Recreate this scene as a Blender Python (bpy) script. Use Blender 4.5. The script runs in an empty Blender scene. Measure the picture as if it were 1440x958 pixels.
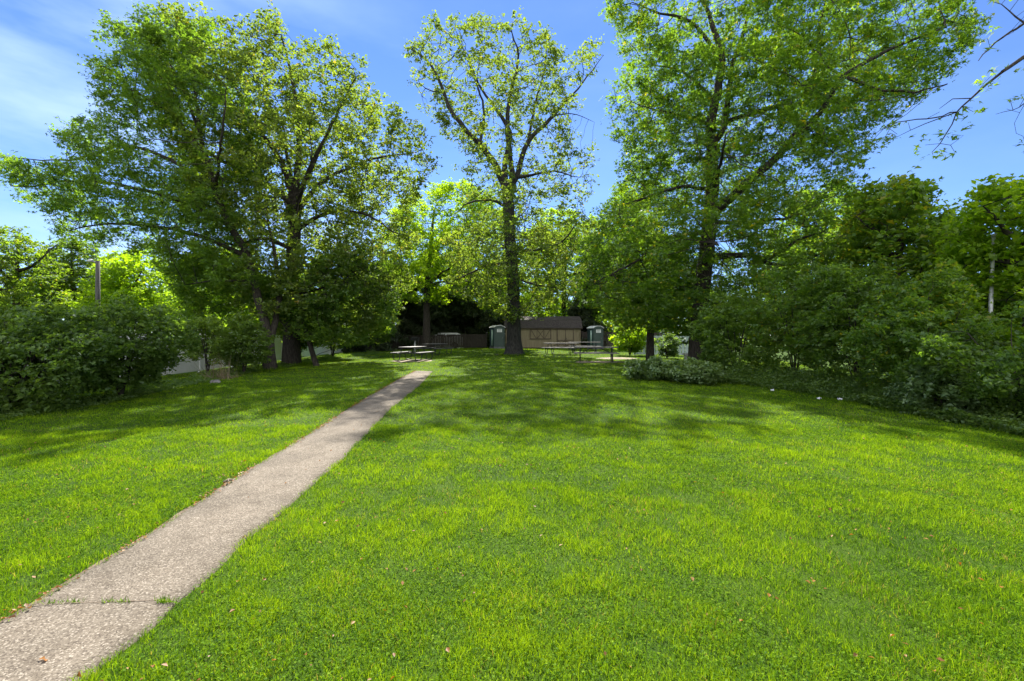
import bpy, bmesh, math, random
import numpy as np
from mathutils import Vector, Matrix, noise as mnoise

R = math.radians
S = bpy.context.scene
COL = S.collection
rng = np.random.default_rng(7)
random.seed(7)

# ------------------------------------------------------------------ camera, sky, sun, exposure
F, U0, V0, EYE = 640.0, 720.0, 477.0, 1.6          # focal length in photo pixels, horizon, eye height
cam_d = bpy.data.cameras.new('camera')
cam = bpy.data.objects.new('camera', cam_d); COL.objects.link(cam)
cam.location = (0, 0, EYE); cam.rotation_euler = (R(90), 0, 0)
cam_d.sensor_width = 36.0; cam_d.lens = 36.0 * F / 1440.0
cam_d.shift_y = (V0 - 479.0) / 1440.0
cam_d.clip_start = 0.05; cam_d.clip_end = 3000
S.camera = cam

SUN_EL, SUN_AZ = 46.0, -7.0                        # azimuth from +Y towards +X
world = bpy.data.worlds.new('World'); S.world = world; world.use_nodes = True
nt = world.node_tree; nt.nodes.clear()
wo = nt.nodes.new('ShaderNodeOutputWorld'); bg = nt.nodes.new('ShaderNodeBackground')
sky = nt.nodes.new('ShaderNodeTexSky'); sky.sky_type = 'NISHITA'; sky.sun_disc = False
sky.sun_elevation = R(SUN_EL); sky.sun_rotation = R(SUN_AZ)
sky.altitude = 0; sky.air_density = 1.0; sky.dust_density = 0.0; sky.ozone_density = 4.0
bg.inputs['Strength'].default_value = 0.085
tc = nt.nodes.new('ShaderNodeTexCoord')
mp = nt.nodes.new('ShaderNodeMapping'); mp.inputs['Scale'].default_value = (1.3, 1.3, 4.2); mp.inputs['Location'].default_value = (0.35, 0.2, 0.1)
cn = nt.nodes.new('ShaderNodeTexNoise'); cn.inputs['Scale'].default_value = 1.7; cn.inputs['Detail'].default_value = 6; cn.inputs['Roughness'].default_value = 0.52
cr = nt.nodes.new('ShaderNodeValToRGB'); cr.color_ramp.elements[0].position = 0.40; cr.color_ramp.elements[1].position = 0.74
sx = nt.nodes.new('ShaderNodeSeparateXYZ')
side = nt.nodes.new('ShaderNodeMapRange'); side.inputs['From Min'].default_value = -0.15; side.inputs['From Max'].default_value = -0.72
side.inputs['To Min'].default_value = 0.12; side.inputs['To Max'].default_value = 1.0
mul = nt.nodes.new('ShaderNodeMath'); mul.operation = 'MULTIPLY'
mixc = nt.nodes.new('ShaderNodeMixRGB'); mixc.inputs['Color2'].default_value = (3.3, 4.3, 6.4, 1)
hs = nt.nodes.new('ShaderNodeHueSaturation'); hs.inputs['Saturation'].default_value = 1.04; hs.inputs['Value'].default_value = 0.80
ht = nt.nodes.new('ShaderNodeMixRGB'); ht.blend_type = 'MULTIPLY'; ht.inputs['Fac'].default_value = 1.0; ht.inputs['Color2'].default_value = (0.62, 0.68, 0.88, 1)
L = nt.links.new
L(tc.outputs['Generated'], mp.inputs['Vector']); L(mp.outputs['Vector'], cn.inputs['Vector'])
L(cn.outputs['Fac'], cr.inputs['Fac']); L(tc.outputs['Generated'], sx.inputs['Vector'])
L(sx.outputs['X'], side.inputs['Value']); L(cr.outputs['Color'], mul.inputs[0]); L(side.outputs['Result'], mul.inputs[1])
L(sky.outputs['Color'], hs.inputs['Color']); L(hs.outputs['Color'], ht.inputs['Color1']); L(ht.outputs['Color'], mixc.inputs['Color1']); L(mul.outputs['Value'], mixc.inputs['Fac'])
# a bank of unseen white cloud, added behind the camera to brighten the shade
fill_bank = nt.nodes.new('ShaderNodeMapRange'); fill_bank.interpolation_type = 'SMOOTHSTEP'
fill_bank.inputs['From Min'].default_value = 0.05; fill_bank.inputs['From Max'].default_value = -0.45
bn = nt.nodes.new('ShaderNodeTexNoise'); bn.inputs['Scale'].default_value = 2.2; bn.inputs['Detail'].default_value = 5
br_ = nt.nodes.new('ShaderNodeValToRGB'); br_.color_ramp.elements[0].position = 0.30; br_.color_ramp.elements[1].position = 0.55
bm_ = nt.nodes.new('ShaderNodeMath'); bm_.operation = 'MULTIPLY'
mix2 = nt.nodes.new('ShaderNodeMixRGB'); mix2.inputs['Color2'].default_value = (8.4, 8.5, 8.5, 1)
L(tc.outputs['Generated'], bn.inputs['Vector']); L(bn.outputs['Fac'], br_.inputs['Fac']); L(sx.outputs['Y'], fill_bank.inputs['Value'])
L(fill_bank.outputs['Result'], bm_.inputs[0]); L(br_.outputs['Color'], bm_.inputs[1]); L(bm_.outputs['Value'], mix2.inputs['Fac'])
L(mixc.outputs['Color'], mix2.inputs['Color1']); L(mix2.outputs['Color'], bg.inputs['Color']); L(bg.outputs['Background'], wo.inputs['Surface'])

sd = bpy.data.lights.new('sun', 'SUN'); sd.energy = 4.3; sd.angle = R(0.53); sd.color = (1.0, 0.95, 0.86)
so = bpy.data.objects.new('sun', sd); COL.objects.link(so)
to_sun = Vector((math.sin(R(SUN_AZ)) * math.cos(R(SUN_EL)), math.cos(R(SUN_AZ)) * math.cos(R(SUN_EL)), math.sin(R(SUN_EL))))
so.rotation_euler = to_sun.to_track_quat('Z', 'Y').to_euler(); so.location = (0, 0, 40)

vs = S.view_settings
S.display_settings.display_device = 'sRGB'
vs.view_transform = 'Standard'; vs.look = 'None'; vs.exposure = 1.78; vs.gamma = 1.0; vs.use_curve_mapping = False
S.render.engine = 'CYCLES'
cy = S.cycles
cy.max_bounces = 9; cy.diffuse_bounces = 5; cy.glossy_bounces = 2; cy.transmission_bounces = 6; cy.transparent_max_bounces = 6
cy.caustics_reflective = False; cy.caustics_refractive = False
cy.use_denoising = True
cy.sample_clamp_indirect = 6.0
S.render.film_transparent = False


# ------------------------------------------------------------------ helpers
def softplus(t, k=1.2):
    return np.log1p(np.exp(np.clip(np.asarray(t, float) * k, -40, 40))) / k


def gz(x, y):
    """height of the lawn"""
    x = np.asarray(x, float); y = np.asarray(y, float)
    yy = np.minimum(y, 60.0)
    z = 0.021 * (softplus(yy - 4.0) - softplus(yy - 48.0))
    z = z - 0.021 * np.minimum(softplus(-x - 3.0), 16) - 0.014 * np.minimum(softplus(x - 4.0), 16)
    z = z + 0.018 * np.sin(x * 0.9 + 0.6 * np.sin(y * 0.5)) * np.sin(y * 0.7 + 1.0) * np.clip((y - 3) / 6, 0, 1)
    return z


def P(u, v, Y):
    return Vector(((u - U0) / F * Y, Y, EYE + (V0 - v) / F * Y))


def G(u, v):
    """the ground point that the photo shows at u, v"""
    lo, hi = 0.8, 80.0
    for _ in range(60):
        m = 0.5 * (lo + hi)
        p = P(u, v, m)
        if p.z > float(gz(p.x, p.y)): lo = m
        else: hi = m
    p = P(u, v, lo); p.z = float(gz(p.x, p.y))
    return p


def on(x, y, dz=0.0):
    return Vector((x, y, float(gz(x, y)) + dz))


def tag(o, label=None, cat=None, group=None, kind=None):
    if label: o['label'] = label
    if cat: o['category'] = cat
    if group: o['group'] = group
    if kind: o['kind'] = kind
    return o


def empty(name, loc, rz=0.0):
    o = bpy.data.objects.new(name, None); COL.objects.link(o)
    o.location = loc; o.rotation_euler = (0, 0, rz); o.empty_display_size = 0.3
    return o


def np_mesh(name, verts, polys, mat, parent=None, attrs=None, smooth=False):
    """polys: list of (n, k) index arrays"""
    me = bpy.data.meshes.new(name)
    verts = np.asarray(verts, np.float32)
    me.vertices.add(len(verts)); me.vertices.foreach_set('co', verts.ravel())
    idx = np.concatenate([p.ravel() for p in polys]).astype(np.int32)
    tot = np.concatenate([np.full(len(p), p.shape[1], np.int32) for p in polys])
    start = np.concatenate([[0], np.cumsum(tot)[:-1]]).astype(np.int32)
    me.loops.add(len(idx)); me.loops.foreach_set('vertex_index', idx)
    me.polygons.add(len(tot)); me.polygons.foreach_set('loop_start', start); me.polygons.foreach_set('loop_total', tot)
    if smooth: me.polygons.foreach_set('use_smooth', np.ones(len(tot), bool))
    for k, a in (attrs or {}).items():
        at = me.attributes.new(k, 'FLOAT', 'POINT'); at.data.foreach_set('value', np.asarray(a, np.float32))
    me.update(calc_edges=True)
    me.materials.append(mat)
    o = bpy.data.objects.new(name, me); COL.objects.link(o)
    if parent: o.parent = parent
    return o


class MB:
    """collects boxes, bars, tubes and prisms, and links them as one mesh object"""
    def __init__(self): self.bm = bmesh.new()

    def box(self, c, s, rot=None, bevel=0.0):
        r = bmesh.ops.create_cube(self.bm, size=1.0)
        vs_ = r['verts']
        M = Matrix.Translation(Vector(c)) @ (rot.to_4x4() if rot else Matrix.Identity(4)) @ Matrix.Diagonal((s[0], s[1], s[2], 1))
        bmesh.ops.transform(self.bm, matrix=M, verts=vs_)
        if bevel:
            es = list({e for v in vs_ for e in v.link_edges})
            bmesh.ops.bevel(self.bm, geom=es, offset=bevel, segments=2, affect='EDGES', profile=0.6)
        return self

    def bar(self, a, b, w, h):
        a, b = Vector(a), Vector(b); d = b - a
        q = d.to_track_quat('X', 'Z').to_matrix()
        return self.box((a + b) / 2, (d.length, w, h), q)

    def tube(self, pts, r, n=8, closed=False):
        pts = [Vector(p) for p in pts]; rings = []
        m = len(pts)
        for i, p in enumerate(pts):
            d = (pts[min(i + 1, m - 1)] - pts[max(i - 1, 0)])
            d = d.normalized() if d.length > 1e-9 else Vector((0, 0, 1))
            ref = Vector((0, 1, 0)) if abs(d.y) < 0.8 else Vector((1, 0, 0))
            a = d.cross(ref).normalized(); b = d.cross(a)
            rr = r[i] if isinstance(r, (list, tuple)) else r
            rings.append([self.bm.verts.new(p + (a * math.cos(2 * math.pi * k / n) + b * math.sin(2 * math.pi * k / n)) * rr) for k in range(n)])
        for i in range(m - 1):
            for k in range(n):
                f = self.bm.faces.new((rings[i][k], rings[i][(k + 1) % n], rings[i + 1][(k + 1) % n], rings[i + 1][k])); f.smooth = True
        self.bm.faces.new(rings[0][::-1]); self.bm.faces.new(rings[-1])
        return self

    def prism(self, prof, a, b, axis):
        """profile (list of 2D) extruded from a to b along axis 'X' or 'Y'"""
        def pt(q, t): return Vector((t, q[0], q[1])) if axis == 'X' else Vector((q[0], t, q[1]))
        A = [self.bm.verts.new(pt(q, a)) for q in prof]; B = [self.bm.verts.new(pt(q, b)) for q in prof]
        n = len(prof)
        for k in range(n): self.bm.faces.new((A[k], A[(k + 1) % n], B[(k + 1) % n], B[k]))
        self.bm.faces.new(A[::-1]); self.bm.faces.new(B)
        return self

    def build(self, name, mat, parent=None):
        bmesh.ops.recalc_face_normals(self.bm, faces=self.bm.faces)
        me = bpy.data.meshes.new(name); self.bm.to_mesh(me); self.bm.free()
        me.materials.append(mat)
        o = bpy.data.objects.new(name, me); COL.objects.link(o)
        if parent: o.parent = parent
        return o


def copy_tree(o, parent=None):
    c = o.copy(); COL.objects.link(c)
    if parent: c.parent = parent
    for ch in list(o.children): copy_tree(ch, c)
    return c


# ------------------------------------------------------------------ materials
def new_mat(name):
    m = bpy.data.materials.new(name); m.use_nodes = True
    n = m.node_tree; n.nodes.clear()
    out = n.nodes.new('ShaderNodeOutputMaterial')
    return m, n, out


def mix_noise(n, c1, c2, scale, detail=4, lo=0.35, hi=0.65, rough=0.55, coord='Object', stretch=None):
    t = n.nodes.new('ShaderNodeTexCoord'); q = n.nodes.new('ShaderNodeTexNoise')
    q.inputs['Scale'].default_value = scale; q.inputs['Detail'].default_value = detail; q.inputs['Roughness'].default_value = rough
    if stretch:
        mpp = n.nodes.new('ShaderNodeMapping'); mpp.inputs['Scale'].default_value = stretch
        n.links.new(t.outputs[coord], mpp.inputs['Vector']); n.links.new(mpp.outputs['Vector'], q.inputs['Vector'])
    else:
        n.links.new(t.outputs[coord], q.inputs['Vector'])
    r = n.nodes.new('ShaderNodeValToRGB'); r.color_ramp.elements[0].position = lo; r.color_ramp.elements[1].position = hi
    r.color_ramp.elements[0].color = (*c1, 1); r.color_ramp.elements[1].color = (*c2, 1)
    n.links.new(q.outputs['Fac'], r.inputs['Fac'])
    return r.outputs['Color'], q.outputs['Fac']


def surface(name, c1, c2, scale=4, rough=0.7, bump=0.0, bump_scale=None, metal=0.0, stretch=None, lo=0.35, hi=0.65, spec=0.35):
    m, n, out = new_mat(name)
    b = n.nodes.new('ShaderNodeBsdfPrincipled')
    c, f = mix_noise(n, c1, c2, scale, stretch=stretch, lo=lo, hi=hi)
    n.links.new(c, b.inputs['Base Color'])
    b.inputs['Roughness'].default_value = rough; b.inputs['Metallic'].default_value = metal
    b.inputs['Specular IOR Level'].default_value = spec
    if bump:
        if bump_scale: _, f = mix_noise(n, c1, c2, bump_scale, stretch=stretch)
        bp = n.nodes.new('ShaderNodeBump'); bp.inputs['Strength'].default_value = bump; bp.inputs['Distance'].default_value = 0.03
        n.links.new(f, bp.inputs['Height']); n.links.new(bp.outputs['Normal'], b.inputs['Normal'])
    n.links.new(b.outputs['BSDF'], out.inputs['Surface'])
    return m


def leaf_mat(name, dark, mid, light, trans=0.58, tmul=(2.35, 2.25, 0.9), gloss=0.03, accent=None):
    """two-sided leaf: diffuse, light coming through, and a waxy sheen; tint varies leaf by leaf"""
    m, n, out = new_mat(name)
    at = n.nodes.new('ShaderNodeAttribute'); at.attribute_name = 'tint'
    r = n.nodes.new('ShaderNodeValToRGB'); e = r.color_ramp.elements
    e[0].position = 0.0; e[0].color = (*dark, 1); e[1].position = 0.85; e[1].color = (*light, 1)
    k = e.new(0.5); k.color = (*mid, 1)
    if accent: k2 = e.new(1.0); k2.color = (*accent, 1)
    n.links.new(at.outputs['Fac'], r.inputs['Fac'])
    d = n.nodes.new('ShaderNodeBsdfDiffuse'); t = n.nodes.new('ShaderNodeBsdfTranslucent'); g = n.nodes.new('ShaderNodeBsdfGlossy')
    g.inputs['Roughness'].default_value = 0.55; g.inputs['Color'].default_value = (0.9, 0.95, 1, 1)
    v = n.nodes.new('ShaderNodeMixRGB'); v.blend_type = 'MULTIPLY'; v.inputs['Fac'].default_value = 1.0; v.inputs['Color2'].default_value = (*tmul, 1)
    n.links.new(r.outputs['Color'], d.inputs['Color']); n.links.new(r.outputs['Color'], v.inputs['Color1']); n.links.new(v.outputs['Color'], t.inputs['Color'])
    a = n.nodes.new('ShaderNodeMixShader'); a.inputs['Fac'].default_value = trans
    n.links.new(d.outputs['BSDF'], a.inputs[1]); n.links.new(t.outputs['BSDF'], a.inputs[2])
    b = n.nodes.new('ShaderNodeMixShader'); b.inputs['Fac'].default_value = gloss
    n.links.new(a.outputs['Shader'], b.inputs[1]); n.links.new(g.outputs['BSDF'], b.inputs[2])
    n.links.new(b.outputs['Shader'], out.inputs['Surface'])
    return m


M = {}
M['bark'] = surface('bark', (0.022, 0.019, 0.016), (0.062, 0.054, 0.046), 9, 0.95, 0.9, 14, stretch=(3, 3, 0.55), spec=0.1)
M['bark_grey'] = surface('bark_grey', (0.020, 0.019, 0.0185), (0.062, 0.058, 0.054), 7, 0.95, 1.0, 11, stretch=(3.2, 3.2, 0.45), spec=0.1)
M['maple'] = leaf_mat('maple_leaf', (0.052, 0.106, 0.016), (0.090, 0.165, 0.020), (0.145, 0.225, 0.024))
M['maple_old'] = leaf_mat('maple_leaf_dusky', (0.060, 0.100, 0.022), (0.105, 0.158, 0.028), (0.155, 0.205, 0.034), accent=(0.18, 0.145, 0.03))
M['bright'] = leaf_mat('young_leaf', (0.11, 0.19, 0.008), (0.16, 0.26, 0.010), (0.215, 0.31, 0.012), trans=0.64)
M['right'] = leaf_mat('right_maple_leaf', (0.053, 0.112, 0.013), (0.090, 0.168, 0.016), (0.148, 0.225, 0.018), accent=(0.30, 0.25, 0.012))
M['shrub'] = leaf_mat('shrub_leaf', (0.054, 0.102, 0.020), (0.088, 0.152, 0.024), (0.135, 0.205, 0.027), trans=0.5, gloss=0.025)
M['bed'] = leaf_mat('bed_leaf', (0.065, 0.12, 0.035), (0.10, 0.165, 0.045), (0.15, 0.215, 0.06), trans=0.45, gloss=0.04)
M['conifer'] = leaf_mat('conifer_needles', (0.030, 0.044, 0.024), (0.048, 0.068, 0.034), (0.08, 0.10, 0.045), trans=0.2, gloss=0.02)
M['far'] = leaf_mat('far_leaf', (0.06, 0.11, 0.012), (0.10, 0.165, 0.016), (0.16, 0.22, 0.02), trans=0.62, accent=(0.28, 0.22, 0.03))
M['grass'] = leaf_mat('grass_blade', (0.026, 0.078, 0.005), (0.120, 0.236, 0.007), (0.225, 0.345, 0.011), trans=0.5, tmul=(1.4, 1.3, 0.5), gloss=0.004, accent=(0.30, 0.25, 0.085))
M['dead_leaf'] = leaf_mat('dead_leaf', (0.14, 0.05, 0.008), (0.25, 0.10, 0.012), (0.28, 0.15, 0.035), trans=0.3, tmul=(1.3, 1.0, 0.6))
M['straw'] = leaf_mat('dry_stalk', (0.10, 0.08, 0.04), (0.17, 0.13, 0.065), (0.26, 0.20, 0.11), trans=0.2, tmul=(1, 1, 1))
M['white_bloom'] = leaf_mat('white_bloom', (0.55, 0.55, 0.5), (0.7, 0.7, 0.66), (0.8, 0.8, 0.78), trans=0.3, tmul=(1, 1, 1))
M['vinyl'] = surface('white_vinyl', (0.66, 0.67, 0.65), (0.76, 0.76, 0.74), 2.0, 0.45, stretch=(1, 1, 0.3))
M['fence_wood'] = surface('dark_fence_wood', (0.026, 0.022, 0.019), (0.065, 0.054, 0.044), 5, 0.9, 0.3, 18, stretch=(4, 4, 0.4))
M['tan'] = surface('tan_siding', (0.17, 0.14, 0.085), (0.23, 0.19, 0.118), 1.6, 0.8, 0.15, 12, stretch=(6, 6, 0.6))
M['trim'] = surface('brown_trim', (0.07, 0.052, 0.036), (0.11, 0.082, 0.055), 5, 0.75)
M['roof'] = surface('dark_shingles', (0.028, 0.022, 0.021), (0.06, 0.05, 0.046), 9, 0.95, 0.5, 25)
M['potty'] = surface('green_plastic', (0.032, 0.055, 0.046), (0.045, 0.072, 0.06), 1.5, 0.5)
M['potty_side'] = surface('blue_green_plastic', (0.022, 0.045, 0.048), (0.032, 0.06, 0.062), 1.5, 0.5)
M['pale'] = surface('pale_plastic', (0.55, 0.56, 0.54), (0.68, 0.69, 0.67), 2.0, 0.5)
M['palegreen'] = surface('pale_green_plastic', (0.20, 0.30, 0.26), (0.26, 0.36, 0.31), 2.0, 0.5)
M['ink'] = surface('grey_print', (0.08, 0.08, 0.085), (0.14, 0.14, 0.15), 6, 0.7)
M['table'] = surface('weathered_table', (0.10, 0.09, 0.086), (0.19, 0.175, 0.17), 4, 0.55, 0.2, 18, stretch=(1, 8, 1))
M['tubing'] = surface('dark_tubing', (0.02, 0.022, 0.022), (0.04, 0.042, 0.04), 6, 0.45, metal=0.4)
M['metal'] = surface('weathered_steel', (0.14, 0.14, 0.145), (0.24, 0.24, 0.245), 6, 0.5, metal=0.6)
M['pole'] = surface('weathered_pole', (0.045, 0.042, 0.04), (0.09, 0.085, 0.08), 4, 0.9, stretch=(3, 3, 0.3))
M['galv'] = surface('galvanised_steel', (0.42, 0.42, 0.42), (0.55, 0.55, 0.54), 5, 0.5, metal=0.3)
M['stone'] = surface('pale_stone', (0.40, 0.40, 0.37), (0.56, 0.56, 0.53), 7, 0.9, 0.5, 16)
M['rock'] = surface('grey_rock', (0.09, 0.085, 0.078), (0.20, 0.19, 0.175), 9, 0.95, 0.6, 18)
M['paper'] = surface('white_paper', (0.66, 0.67, 0.70), (0.80, 0.80, 0.82), 8, 0.7)
M['bluevinyl'] = surface('pale_blue_boards', (0.42, 0.50, 0.56), (0.54, 0.61, 0.66), 3, 0.6)
M['glass'] = surface('dark_glass', (0.02, 0.025, 0.03), (0.035, 0.04, 0.045), 2, 0.12, spec=0.6)
M['rubber'] = surface('black_rubber', (0.015, 0.015, 0.015), (0.03, 0.03, 0.03), 8, 0.85)
M['carpaint'] = surface('white_vehicle_paint', (0.70, 0.71, 0.72), (0.78, 0.78, 0.78), 2, 0.3, spec=0.5)
M['soil'] = surface('bare_soil', (0.07, 0.05, 0.033), (0.17, 0.125, 0.085), 7, 0.95, 0.6, 30)
M['dirt'] = surface('pale_dirt', (0.17, 0.13, 0.095), (0.30, 0.245, 0.19), 6, 0.95, 0.5, 30)
M['twig'] = surface('dead_twig', (0.12, 0.09, 0.065), (0.24, 0.19, 0.14), 12, 0.9)


def concrete():
    m, n, out = new_mat('exposed_aggregate_concrete')
    b = n.nodes.new('ShaderNodeBsdfPrincipled'); b.inputs['Roughness'].default_value = 0.92; b.inputs['Specular IOR Level'].default_value = 0.2
    t = n.nodes.new('ShaderNodeTexCoord')
    v = n.nodes.new('ShaderNodeTexVoronoi'); v.inputs['Scale'].default_value = 130; n.links.new(t.outputs['Object'], v.inputs['Vector'])
    sep = n.nodes.new('ShaderNodeSeparateColor'); n.links.new(v.outputs['Color'], sep.inputs['Color'])
    r = n.nodes.new('ShaderNodeValToRGB'); e = r.color_ramp.elements
    e[0].position = 0.0; e[0].color = (0.13, 0.11, 0.095, 1); e[1].position = 1.0; e[1].color = (0.60, 0.56, 0.51, 1)
    k = e.new(0.22); k.color = (0.24, 0.21, 0.18, 1); k = e.new(0.8); k.color = (0.34, 0.305, 0.265, 1)
    n.links.new(sep.outputs['Red'], r.inputs['Fac'])
    c2, f2 = mix_noise(n, (0.39, 0.365, 0.318), (0.62, 0.582, 0.512), 1.3, 6, 0.3, 0.7)
    mx = n.nodes.new('ShaderNodeMixRGB'); mx.blend_type = 'MULTIPLY'; mx.inputs['Fac'].default_value = 1
    n.links.new(r.outputs['Color'], mx.inputs['Color1']); n.links.new(c2, mx.inputs['Color2'])
    n.links.new(mx.outputs['Color'], b.inputs['Base Color'])
    c3, f3 = mix_noise(n, (0.72, 0.70, 0.67), (1.0, 1.0, 1.0), 5.5, 7, 0.33, 0.52, 0.7)      # old stains
    my = n.nodes.new('ShaderNodeMixRGB'); my.blend_type = 'MULTIPLY'; my.inputs['Fac'].default_value = 0.8
    n.links.new(mx.outputs['Color'], my.inputs['Color1']); n.links.new(c3, my.inputs['Color2']); n.links.new(my.outputs['Color'], b.inputs['Base Color'])
    bp = n.nodes.new('ShaderNodeBump'); bp.inputs['Strength'].default_value = 0.8; bp.inputs['Distance'].default_value = 0.004
    n.links.new(sep.outputs['Green'], bp.inputs['Height']); n.links.new(bp.outputs['Normal'], b.inputs['Normal'])
    n.links.new(b.outputs['BSDF'], out.inputs['Surface'])
    return m


def lawn_mat():
    m, n, out = new_mat('lawn_thatch')
    b = n.nodes.new('ShaderNodeBsdfPrincipled'); b.inputs['Roughness'].default_value = 0.95; b.inputs['Specular IOR Level'].default_value = 0.1
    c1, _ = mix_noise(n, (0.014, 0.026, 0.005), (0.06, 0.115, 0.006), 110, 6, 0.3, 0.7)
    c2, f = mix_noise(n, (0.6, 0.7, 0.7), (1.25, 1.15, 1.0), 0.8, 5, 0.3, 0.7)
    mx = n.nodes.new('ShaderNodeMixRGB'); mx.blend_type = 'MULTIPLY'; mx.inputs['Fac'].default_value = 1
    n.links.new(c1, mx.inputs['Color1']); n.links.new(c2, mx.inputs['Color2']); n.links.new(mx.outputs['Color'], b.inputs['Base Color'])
    n.links.new(b.outputs['BSDF'], out.inputs['Surface'])
    return m


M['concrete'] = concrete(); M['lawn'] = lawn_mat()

# ------------------------------------------------------------------ ground, path, pads
xs = np.unique(np.concatenate([np.linspace(-30, 30, 121), np.linspace(-500, -30, 24), np.linspace(30, 500, 24)]))
ys = np.unique(np.concatenate([np.linspace(-12, 62, 149), np.linspace(-120, -12, 10), np.linspace(62, 700, 30)]))
gx, gy = np.meshgrid(xs, ys)
gv = np.stack([gx.ravel(), gy.ravel(), gz(gx.ravel(), gy.ravel())], 1)
nx, ny = len(xs), len(ys)
ii = (np.arange(ny - 1)[:, None] * nx + np.arange(nx - 1)[None, :]).ravel()
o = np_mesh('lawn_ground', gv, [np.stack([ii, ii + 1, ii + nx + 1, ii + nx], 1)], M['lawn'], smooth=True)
tag(o, kind='structure')

left_px = [(-90, 932), (0, 881), (50, 851), (125, 804), (194, 764), (321, 682), (417, 623), (464, 594), (522, 557), (563, 533), (585, 522)]
right_px = [(60, 1003), (157, 929), (209, 891), (243, 854), (292, 815), (344, 764), (417, 704), (449, 674), (478, 650), (510, 617), (548, 576), (592, 541), (608, 523)]
PL = np.array([G(*p) for p in left_px]); PR = np.array([G(*p) for p in right_px])
for A in (PL, PR):                                   # run on towards and past the camera
    pass
def ext(A):
    d = A[0] - A[2]; d /= np.linalg.norm(d)
    e = A[0] + d * 3.0; e[2] = gz(e[0], e[1])
    return np.vstack([e, A])
PL, PR = ext(PL), ext(PR)
def resample(A, n):
    s = np.concatenate([[0], np.cumsum(np.linalg.norm(np.diff(A[:, :2], axis=0), axis=1))]); t = np.linspace(0, s[-1], n)
    return np.stack([np.interp(t, s, A[:, k]) for k in range(3)], 1)
NP_ = 160
Ls, Rs = resample(PL, NP_), resample(PR, NP_)
for k in range(NP_):
    q = mnoise.noise(Vector((k * 0.21, 3.1, 0))); Ls[k, 0] += 0.018 * q
    q = mnoise.noise(Vector((k * 0.25, 9.1, 0))) + 0.6 * mnoise.noise(Vector((k * 0.8, 1.1, 0))); Rs[k, 0] += 0.018 * q
rows = 7; pv = []
for k in range(NP_):
    for j in range(rows):
        t = j / (rows - 1); p = Ls[k] * (1 - t) + Rs[k] * t
        top = 0.022 - (0.008 if j in (0, rows - 1) else 0)
        pv.append((p[0], p[1], gz(p[0], p[1]) + top))
base_n = len(pv)
for k in range(NP_):
    for p in (Ls[k], Rs[k]): pv.append((p[0], p[1], gz(p[0], p[1]) - 0.06))
pf = []
for k in range(NP_ - 1):
    for j in range(rows - 1):
        a = k * rows + j; pf.append((a, a + 1, a + rows + 1, a + rows))
    a, b_ = base_n + 2 * k, base_n + 2 * k + 2
    pf.append((a, k * rows, (k + 1) * rows, b_)); pf.append((k * rows + rows - 1, a + 1, b_ + 1, (k + 1) * rows + rows - 1))
pf.append((base_n + 2 * NP_ - 2, (NP_ - 1) * rows, NP_ * rows - 1, base_n + 2 * NP_ - 1))
o = np_mesh('footpath', pv, [np.array(pf)], M['concrete'])
tag(o, kind='structure')
PATH = np.vstack([Ls[:, :2], Rs[::-1, :2]])


# the strip of bare soil and debris along the mower side of the path
sv = []
for k in range(NP_):
    t_ = Ls[min(k + 1, NP_ - 1)] - Ls[max(k - 1, 0)]; n_ = Vector((-t_[1], t_[0], 0)).normalized()
    w_ = 0.045 + 0.035 * mnoise.noise(Vector((k * 0.31, 2, 0))) + 0.02 * mnoise.noise(Vector((k * 1.1, 7, 0)))
    for s_ in (-0.012, w_):
        x_, y_ = Ls[k][0] + n_.x * s_, Ls[k][1] + n_.y * s_; sv.append((x_, y_, float(gz(x_, y_)) + (0.012 if s_ < 0 else 0.004)))
EDGE_SOIL = np.array([sv[2 * k][:2] for k in range(NP_)] + [sv[2 * k + 1][:2] for k in range(NP_ - 1, -1, -1)])
o = np_mesh('path_edge_soil', sv, [np.array([(2 * k, 2 * k + 2, 2 * k + 3, 2 * k + 1) for k in range(NP_ - 1)])], M['soil']); tag(o, kind='structure')


def inside(poly, x, y):
    poly = np.asarray(poly, float); c = np.zeros(len(x), bool); j = len(poly) - 1
    for i in range(len(poly)):
        xi, yi = poly[i]; xj, yj = poly[j]
        if yi != yj:
            w = ((yi > y) != (yj > y)) & (x < (xj - xi) * (y - yi) / (yj - yi) + xi)
            c ^= w
        j = i
    return c


def edge_dist(poly, x, y):
    poly = np.asarray(poly, float); d = np.full(len(x), 1e9)
    for i in range(len(poly)):
        a, b = poly[i - 1], poly[i]; ab = b - a; L2 = max((ab ** 2).sum(), 1e-9)
        t = np.clip(((x - a[0]) * ab[0] + (y - a[1]) * ab[1]) / L2, 0, 1)
        d = np.minimum(d, np.hypot(x - a[0] - t * ab[0], y - a[1] - t * ab[1]))
    return d


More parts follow.
